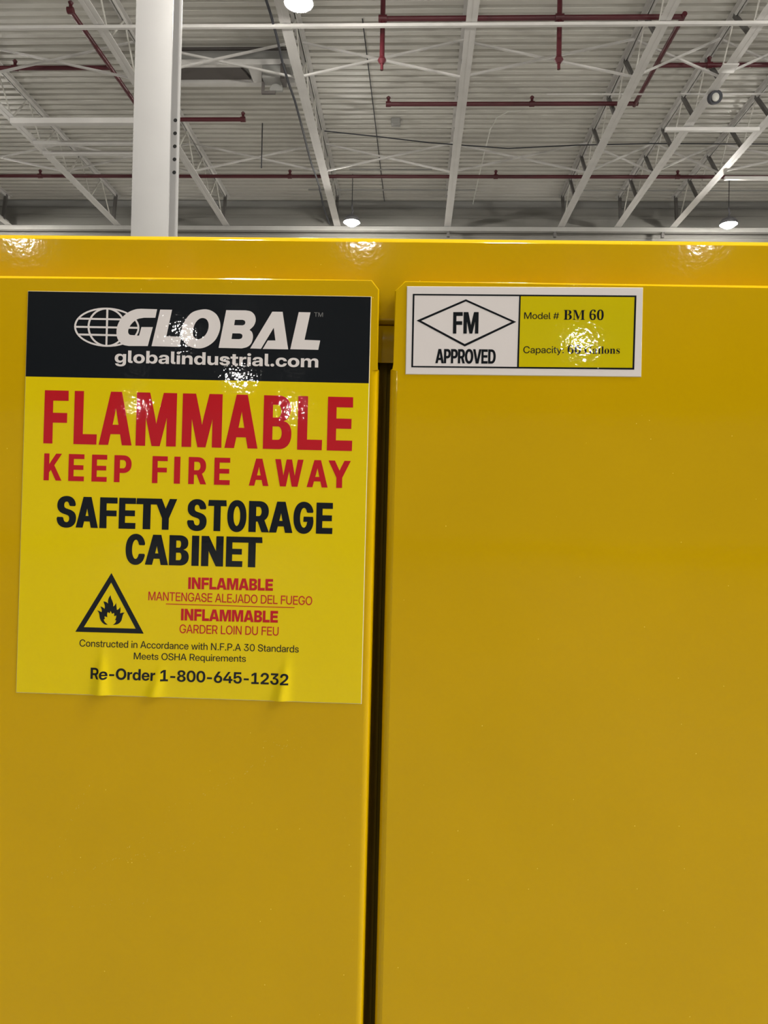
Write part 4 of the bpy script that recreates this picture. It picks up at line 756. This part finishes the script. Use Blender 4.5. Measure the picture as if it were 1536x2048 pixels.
big = sticker('warning_sticker', 234.0, 272.0, [(-265.7, 150.2), (-31.7, 149.3), (-31.7, -122.3), (-265.8, -122.4)], door_l,
              [(0, 213.9, 's_yellow'), (213.9, 272.0, 's_black')], LINES_L,
              [('s_white', SHAPES_L['white'][6:], 0.06), ('s_white', SHAPES_L['white'][:6], 0.09),
               ('s_black', SHAPES_L['black'], 0.06), ('s_red', SHAPES_L['red'], 0.06)],
              ['s_yellow', 's_black', 's_white', 's_red', 's_grey', 's_edge'], 0.40, puckers)
tag(big, 'large yellow sticker with black header, red and black warning text and flame triangle')
small = sticker('approval_sticker', 157.0, 58.6, [(-7.5, 156.5), (147.8, 157.4), (147.8, 98.9), (-7.1, 98.1)], door_r,
                [(0, 58.6, 's_white')], LINES_R,
                [('l_yellow', SHAPES_R['yellow'], 0.04), ('s_black', SHAPES_R['black'], 0.07)],
                ['s_white', 's_black', 'l_yellow', 's_red', 's_grey', 's_edge'], 0.45)
tag(small, 'white sticker with a diamond mark and a yellow capacity panel')

# pale nicks and scuffs in the paint of the left door (mm from the gap / from eye height)
bm = bmesh.new()
rng = random.Random(3)
for (x0, z0), (x1, z1) in [((-50.5, -143.0), (-94.1, -175.5)), ((-94.1, -175.5), (-137.5, -198.6)), ((-86.5, -206.6), (-123.3, -220.7)), ((-123.3, -220.7), (-223.3, -247.3)), ((-140.6, -208.1), (-180.8, -234.8)), ((-149.4, -258.5), (-207.2, -267.1)), ((-189.2, -178.1), (-215.2, -227.8)), ((-50.8, -154.6), (-79.6, -149.0)), ((-170.0, -254.4), (-168.0, -262.7))]:
    L = math.hypot(x1 - x0, z1 - z0)
    for k in range(int(L / 2.6)):
        if rng.random() < 0.35:
            continue
        t = (k + rng.random()) / int(L / 2.6)
        x, z = x0 + (x1 - x0) * t + rng.gauss(0, 1.4), z0 + (z1 - z0) * t + rng.gauss(0, 1.4)
        a = math.atan2(z1 - z0, x1 - x0) + rng.uniform(-0.3, 0.6)
        w, hh = rng.uniform(0.2, 0.75), rng.uniform(0.08, 0.16)
        ca, sa = math.cos(a), math.sin(a)
        bm.faces.new([bm.verts.new(((x + u * ca - v * sa) / 1000, -0.00006, (z + u * sa + v * ca) / 1000 + CAM_Z))
                      for u, v in ((-w, 0), (-w * 0.3, -hh), (w, 0), (w * 0.2, hh))])
finish('scuff_marks', bm, 'scuff', door_l)['kind'] = 'stuff'

# ------------------------------------------------------------------ column
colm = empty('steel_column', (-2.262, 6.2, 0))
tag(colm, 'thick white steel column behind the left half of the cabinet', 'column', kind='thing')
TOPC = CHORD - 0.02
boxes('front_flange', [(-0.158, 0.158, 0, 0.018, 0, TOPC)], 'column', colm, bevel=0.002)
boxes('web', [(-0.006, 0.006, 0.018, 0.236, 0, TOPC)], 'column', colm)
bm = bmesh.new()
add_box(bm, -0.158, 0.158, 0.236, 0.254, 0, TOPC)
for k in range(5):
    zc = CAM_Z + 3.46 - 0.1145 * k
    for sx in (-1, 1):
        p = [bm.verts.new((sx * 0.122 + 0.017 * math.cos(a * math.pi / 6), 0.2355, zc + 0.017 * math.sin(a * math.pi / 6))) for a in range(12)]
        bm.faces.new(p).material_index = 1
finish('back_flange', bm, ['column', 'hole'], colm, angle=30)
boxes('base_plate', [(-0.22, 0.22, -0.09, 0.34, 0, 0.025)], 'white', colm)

# ------------------------------------------------------------------ roof joists
JY0, JY1 = 5.6, 20.3
PITCH = 1.24
def shared(name, bm, m):
    o = finish(name, bm, m)
    me = o.data
    bpy.data.objects.remove(o)
    return me
def chord_mesh(top):
    bm = bmesh.new()
    s = -1 if top else 1
    for x0, x1, z0, z1 in ((-0.09, -0.012, 0, 0.012), (0.012, 0.09, 0, 0.012), (-0.024, -0.012, 0.012, 0.09), (0.012, 0.024, 0.012, 0.09)):
        add_box(bm, x0, x1, JY0, JY1, min(s * z0, s * z1), max(s * z0, s * z1))
    add_box(bm, -0.012, 0.012, JY0, JY1, min(s * 0.002, s * 0.010), max(s * 0.002, s * 0.010))
    return shared('chord', bm, 'white')
CH_B, CH_T = chord_mesh(False), chord_mesh(True)
DEP = ROOF - CHORD
def strut_mesh(y0, z0, y1, z1, w, m):
    bm = bmesh.new()
    add_bar(bm, (0, y0, z0), (0, y1, z1), w)
    return shared('web_strut', bm, m)
UPW = {k: strut_mesh(0, 0.03, 0.62, DEP - 0.03, w, m) for k, (w, m) in dict(dark=(0.062, 'strut'), pale=(0.03, 'deck')).items()}  # dark set: the shaded side of the right-hand diagonals put into their colour
DNW = strut_mesh(0.62, DEP - 0.03, PITCH, 0.03, 0.022, 'deck')
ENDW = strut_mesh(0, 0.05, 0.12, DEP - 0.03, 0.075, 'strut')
def child(name, me, parent, loc=(0, 0, 0)):
    o = bpy.data.objects.new(name, me)
    COL.objects.link(o)
    o.parent = parent
    o.location = loc
    return o
JOISTS = [(-11.37, 'pale', 'white roof joist at the far left edge, only its wall end showing'),
          (-8.30, 'pale', 'white roof joist crossing the left edge, left of the column, ending at the back wall'),
          (-5.27, 'pale', 'white roof joist passing behind the white column from upper left'),
          (-2.21, 'pale', 'white roof joist right of the column running down to the back-wall lamp'),
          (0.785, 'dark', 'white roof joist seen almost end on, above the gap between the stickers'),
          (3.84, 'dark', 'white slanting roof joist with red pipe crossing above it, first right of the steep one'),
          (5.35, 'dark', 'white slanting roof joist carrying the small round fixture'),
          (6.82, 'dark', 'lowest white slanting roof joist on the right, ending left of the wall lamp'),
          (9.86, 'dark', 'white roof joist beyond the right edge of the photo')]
for x, kind, lab in JOISTS:
    j = empty('roof_joist', (x, 0, CHORD))
    tag(j, lab, 'roof joist', 'white roof joists')
    child('bottom_chord', CH_B, j)
    child('top_chord', CH_T, j, (0, 0, DEP))
    for k in range(-5, 6):
        b = 12.36 + PITCH * k
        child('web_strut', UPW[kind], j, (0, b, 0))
        child('web_strut', DNW, j, (0, b, 0))
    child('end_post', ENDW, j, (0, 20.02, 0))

BAYS = [(-11.37, -8.30, 'between the two leftmost roof joists'), (-8.30, -5.27, 'just left of the white column'),
        (-5.27, -2.21, 'just right of the white column'), (-2.21, 0.785, 'in the middle bay above the black sticker header'),
        (0.785, 3.84, 'in the bay right of the steep middle joist'), (3.84, 5.35, 'in the narrow bay left of the round fixture'),
        (5.35, 6.82, 'in the narrow bay right of the round fixture'), (6.82, 9.86, 'at the right edge of the photo')]
for y, where in ((13.5, 'nearer'), (17.2, 'farther')):
    for x0, x1, lab in BAYS:
        b = empty('cross_bracing', ((x0 + x1) / 2, y, CHORD))
        tag(b, '%s pair of thin crossed white rods %s' % (where, lab), 'cross bracing', 'crossed rods between roof joists')
        w = (x1 - x0) / 2 - 0.035
        for s, dy in ((1, 0), (-1, 0.05)):
            bm = bmesh.new()
            add_bar(bm, (-s * w, dy, 0.06), (s * w, dy, DEP - 0.09), 0.034)
            finish('rod', bm, 'white', b)

def bar(name, lab, cat, x0, x1, y, h, w, m='white', hh=None, group=None):
    return tag(boxes(name, [(x0, x1, y - w / 2, y + w / 2, h + CAM_Z - (hh or w) / 2, h + CAM_Z + (hh or w) / 2)], m), lab, cat, group)
bar('tie_beam', 'long thin white tie bar crossing the whole roof near the top of the photo', 'beam', -16, 12, 11.97, 7.965, 0.05)
bar('tie_beam', 'upper of the three white beams left of the column', 'beam', -8.28, -5.30, 14.8, 7.93, 0.12, hh=0.11)
bar('tie_beam', 'middle white beam left of the column, above its twin', 'beam', -8.28, -5.30, 15.70, 7.95, 0.09, hh=0.07)
bar('tie_beam', 'lowest of the three white beams left of the column', 'beam', -8.28, -5.30, 16.12, 7.94, 0.09, hh=0.07)
bar('tie_beam', 'short bright white bar under the round fixture', 'beam', 4.9, 6.75, 15.15, 7.94, 0.07)
bar('tie_beam', 'white bar at the right edge just above the long red pipe', 'beam', 6.95, 9.80, 17.30, 7.95, 0.07)
bar('thin_conduit', 'thin pale conduit crossing the slanting joists on the right', 'conduit', 2.4, 9.5, 14.35, 8.20, 0.022)

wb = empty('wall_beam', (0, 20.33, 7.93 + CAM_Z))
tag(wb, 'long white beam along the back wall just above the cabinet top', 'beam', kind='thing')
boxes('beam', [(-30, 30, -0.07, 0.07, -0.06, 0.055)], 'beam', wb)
for x in (0.81, 3.68, 6.55, 9.46):
    boxes('bracket', [(x - 0.035, x + 0.035, -0.05, 0.05, -0.20, -0.06)], 'strut', wb)
tag(boxes('trim_1', [(-45, 45, WALL_Y - 0.07, WALL_Y, ROOF - 0.16, ROOF)], 'grey'), 'dark closure strip where the roof deck meets the back wall', 'trim', kind='structure')

# ------------------------------------------------------------------ sprinkler pipes
PH = 8.35 + CAM_Z
def pipe_run(lab, runs, heads):
    t = empty('sprinkler_pipe', runs[0][0])
    o = Vector(runs[0][0])
    tag(t, lab, 'pipe', 'dark red sprinkler pipes')
    for r in runs:
        pts, rad = (r, 0.042) if isinstance(r[-1], tuple) else (r[:-1], r[-1])
        tube('pipe', [Vector(p) - o for p in pts], rad, 'red', t)
    for p, up in heads:
        p = Vector(p) - o
        bm = bmesh.new()
        if up:                      # upright head on a short nipple
            add_tube(bm, [p, p + Vector((0, 0, 0.10))], 0.028)
            add_tube(bm, [p + Vector((0, 0, 0.10)), p + Vector((0, 0, 0.13)), p + Vector((0, 0, 0.16))], [0.03, 0.045, 0.02])
            add_tube(bm, [p + Vector((-0.05, 0, 0)), p + Vector((0.05, 0, 0))], 0.055)
        else:                       # drop with a bell fitting and a pendent head
            add_tube(bm, [p + Vector((0, 0, 0.40)), p, p + Vector((0, 0, -0.64))], 0.042)
            add_tube(bm, [p + Vector((0, 0, -0.64)), p + Vector((0, 0, -0.70)), p + Vector((0, 0, -0.76))], [0.045, 0.075, 0.035])
            add_tube(bm, [p + Vector((0, 0, -0.76)), p + Vector((0, 0, -0.86))], 0.026)
            add_tube(bm, [p + Vector((-0.07, 0, 0)), p + Vector((0.07, 0, 0))], 0.062)
        finish('sprinkler_head', bm, 'red', t)
pipe_run('long dark red pipe crossing the whole roof near the back wall',
         [[(-16, 18.1, PH), (12, 18.1, PH)]], [((x, 18.1, PH), True) for x in (-9.37, -3.16, 1.84, 6.17)])
pipe_run('dark red pipe loop with two hanging drops in the upper right roof',
         [[(-0.66, 12.38, PH), (4.27, 12.38, PH)], [(4.27, 12.30, PH), (4.25, 13.69, PH), (4.24, 15.0, PH)],
          [(4.30, 14.94, PH), (-0.68, 14.94, PH)], [(4.25, 13.69, PH), (9.5, 13.69, PH)]],
         [((-0.66, 12.38, PH), False), ((2.26, 12.38, PH), False), ((2.21, 14.94, PH), True), ((-0.65, 14.94, PH), True), ((5.2, 13.69, PH), True)])
pipe_run('dark red pipe running beside the joist left of the column, with two side branches',
         [[(-5.83, 12.10, PH), (-5.80, 13.69, PH), (-5.77, 15.55, PH)], [(-5.81, 13.69, PH), (-11.0, 13.69, PH)], [(-5.80, 15.50, PH), (-3.70, 15.50, PH)]],
         [((-7.62, 13.69, PH), True), ((-3.72, 15.50, PH), True), ((-5.83, 12.12, PH), True)])

# ------------------------------------------------------------------ lamps
def lamp(x, y, lab, group=None, h=7.60):
    z = h + CAM_Z
    t = empty('high_bay_lamp', (x, y, z))
    tag(t, lab, 'lamp', group)
    bm = bmesh.new()
    n = 32
    prof = [(0.19 * math.sin(a), -0.13 * (math.cos(math.radians(70 * q)) - math.cos(math.radians(70))) / (1 - math.cos(math.radians(70)))) for q, a in [(1 - k / 8, math.asin(max(-1, min(1, math.sin(math.radians(70 * (1 - k / 8))) / math.sin(math.radians(70)))))) for k in range(9)]]
    rings = [[bm.verts.new((r * math.cos(2 * math.pi * i / n), r * math.sin(2 * math.pi * i / n), zz)) for i in range(n)] for r, zz in prof[:-1]]
    tip = bm.verts.new((0, 0, prof[-1][1]))
    for a, b in zip(rings, rings[1:]):
        for i in range(n):
            bm.faces.new((a[i], b[i], b[(i + 1) % n], a[(i + 1) % n]))
    for i in range(n):
        bm.faces.new((rings[-1][i], tip, rings[-1][(i + 1) % n]))
    finish('lens', bm, 'lamp', t)
    bm = bmesh.new()
    add_tube(bm, [(0, 0, 0.003), (0, 0, 0.03), (0, 0, 0.10), (0, 0, 0.15)], [0.205, 0.21, 0.16, 0.07], 24)
    bm.faces.ensure_lookup_table()
    ring = [(0.200, 0.004), (0.215, 0.004), (0.215, -0.035), (0.200, -0.035)]
    vs = [[bm.verts.new((r * math.cos(2 * math.pi * i / 24), r * math.sin(2 * math.pi * i / 24), zz)) for r, zz in ring] for i in range(24)]
    for i in range(24):
        for k in range(4):
            bm.faces.new((vs[i][k], vs[i][(k + 1) % 4], vs[(i + 1) % 24][(k + 1) % 4], vs[(i + 1) % 24][k]))
    finish('housing', bm, 'lampbody', t)
    tube('hook', [(0, 0, 0.15), (0.0, 0, 0.22), (0.03, 0, 0.26), (0, 0, 0.32), (0, 0, 0.40)], 0.022, 'lampbody', t, 8)
    tube('cord', [(0, 0, 0.40), (0, 0, ROOF - z)], 0.010, 'cable', t, 8)
lamp(-1.70, 18.95, 'bright round lamp hanging at the back wall above the black sticker header')
lamp(7.75, 19.0, 'bright lamp hanging at the back wall near the right edge')
lamp(-1.82, 10.86, 'bright lamp cut off by the top edge right of the white column')
for x, y in [(7.75, 10.86), (-11.2, 10.86), (-11.2, 18.95), (17.3, 12),
             (-1.8, 2.6), (0.9, 1.1), (5.0, -0.4), (7.2, -2.4), (9.4, -0.9), (12.5, -2.6), (16.5, -2.6), (12.0, -9.0), (17.3, -6),  # mostly unseen fill lamps, added to brighten the cabinet's top edge and right-facing bend
             (-10.7, -18.55), (-1.5, -18.6), (7.3, -18.6), (18, -19.4), (-21, -19.4),
             (-9.83, -30.0), (6.75, -30.2), (-9.35, -38.5), (-8.4, -50.5), (-19.0, -49.5)]:
    lamp(x, y, 'unseen high bay lamp, one of the row lamps and added fill lamps, hanging outside the photo', 'lamps outside the photo')

# ------------------------------------------------------------------ small things under the roof
unit = empty('air_unit', (-3.8, 14.1, 8.45 + CAM_Z))
tag(unit, 'grey sheet-metal unit in a white frame under the deck just right of the column top', 'air unit')
boxes('casing', [(-1.38, 1.30, -0.26, 0.36, 0.10, 0.30)], 'grey', unit)
boxes('top_shadow_strip', [(-1.40, 1.32, -0.30, 0.38, 0.30, 0.345)], 'shadow_gap', unit)  # dark strip standing in for the shadow gap above the casing
boxes('frame_rail', [(-1.42, 1.36, -0.36, -0.27, -0.02, 0.08)], 'white', unit)
boxes('frame_rail', [(-1.42, 1.36, 0.22, 0.34, -0.02, 0.07)], 'white', unit)
boxes('frame_rail', [(0.55, 0.82, -0.27, 0.22, -0.01, 0.07)], 'white', unit)
bm = bmesh.new()
add_extrude(bm, [(-1.40, -0.27), (0.35, -0.27), (0.50, 0.22), (-1.40, 0.22)], 'z', 0.04, 0.098)
finish('louver_panel', bm, 'shadow_gap', unit)

cb = empty('control_box', (-2.73, 13.86, 8.16 + CAM_Z))
tag(cb, 'small grey box with a bracket hung left of the bright top lamp', 'box')
boxes('case', [(-0.22, 0.12, -0.16, 0.10, 0.0, 0.24)], 'grey', cb, bevel=0.01)
boxes('side_panel', [(0.122, 0.20, -0.17, 0.11, -0.03, 0.26)], 'shadow_gap', cb)
boxes('bracket', [(-0.26, -0.21, 0.0, 0.06, -0.20, 0.24), (-0.21, 0.0, 0.0, 0.06, -0.20, -0.15)], 'shadow_gap', cb)
bm = bmesh.new()
add_extrude(bm, [(-0.10, -0.15)] + [(0.01 + 0.12 * math.cos(math.radians(a)), -0.15 + 0.13 * math.sin(math.radians(a))) for a in range(170, 40, -15)] + [(0.14, -0.08), (0.14, -0.15)], 'y', 0.0, 0.06)
finish('cover', bm, 'grey', cb)

tag(boxes('junction_box', [(-0.64, -0.44, 16.26, 16.44, ROOF - 0.12, ROOF)], 'grey', bevel=0.01), 'small grey junction box on the roof deck, below the hanging pipe drop', 'junction box')

rf = empty('round_fixture', (5.42, 13.94, 7.90 + CAM_Z))
tag(rf, 'small round fixture with a dark rim on the right-hand slanting joist', 'fixture')
tube('rim', [(0, -0.02, 0.0), (0, 0.10, 0.05)], [0.118, 0.118], 'cable', rf, 24)
bm = bmesh.new()
bmesh.ops.create_uvsphere(bm, u_segments=20, v_segments=12, radius=0.085)
bmesh.ops.scale(bm, vec=(0.8, 0.5, 1), verts=bm.verts[:])
bmesh.ops.translate(bm, vec=(-0.01, -0.02, 0.0), verts=bm.verts[:])
finish('lens', bm, 'glass', rf)
boxes('mount', [(-0.06, 0.06, 0.05, 0.15, 0.03, 0.10)], 'grey', rf)
tag(boxes('splice_plate', [(5.20, 5.47, 13.05, 13.30, CHORD - 0.03, CHORD - 0.004)], 'white', bevel=0.006), 'white splice plate under the slanting joist just above the round fixture', 'plate')

def wire(name, lab, cat, pts, r, m, n=8):
    return tag(tube(name, [(x, y, h + CAM_Z) for x, y, h in pts], r, m, n=n), lab, cat)
pts = [(-2.42 + 0.015 * math.sin(k * 1.3), 8 + 0.62 * k, 7.99 + 0.02 * math.sin(k * 2.1)) for k in range(20)] + [(-2.42, 20.2, 8.03)]
wire('power_conduit', 'dark conduit running along the joist right of the column', 'conduit', pts, 0.022, 'cable')
wire('cable', 'dark sagging cable crossing the middle of the roof', 'cable',
     [(-2.1, 16.26, 8.5), (-0.9, 16.45, 8.47), (0.2, 16.65, 8.44), (2.0, 17.03, 8.5), (3.5, 16.88, 8.5), (5.2, 16.85, 8.52), (9.6, 16.85, 8.5)], 0.013, 'cable')
wire('cable', 'pale loose cable curving down right of the steep middle joist', 'cable',
     [(2.1, 15.75, 8.66), (1.84, 15.78, 8.66), (1.62, 15.95, 8.62), (1.53, 16.4, 8.6), (1.49, 17.78, 8.6), (1.46, 20.3, 8.62)], 0.012, 'lightcable')
wire('cable', 'thin dark cable along the deck above the pipe drop, running to the back wall', 'cable',
     [(-1.05, 13.0, 8.77), (-1.0, 16.0, 8.75), (-0.95, 20.5, 8.77)], 0.010, 'cable')
wire('conduit', 'dark thin conduit just below the top of the back wall, middle part', 'conduit', [(-2.9, 19.45, 8.62), (1.45, 19.45, 8.62)], 0.02, 'grey')
wire('conduit', 'dark thin conduit just below the top of the back wall, right part', 'conduit', [(4.1, 19.45, 8.62), (10.5, 19.45, 8.62)], 0.02, 'grey')
wire('conduit', 'short dark conduit just above the long red pipe near the wall lamp', 'conduit', [(-1.7, 18.1, 8.52), (0.3, 18.1, 8.52)], 0.018, 'grey')
wire('hanger_wire', 'thin dark wire hanging between the column and the sloping conduit', 'wire', [(-3.5, 16.4, 8.75), (-3.5, 16.4, 7.75)], 0.012, 'cable')
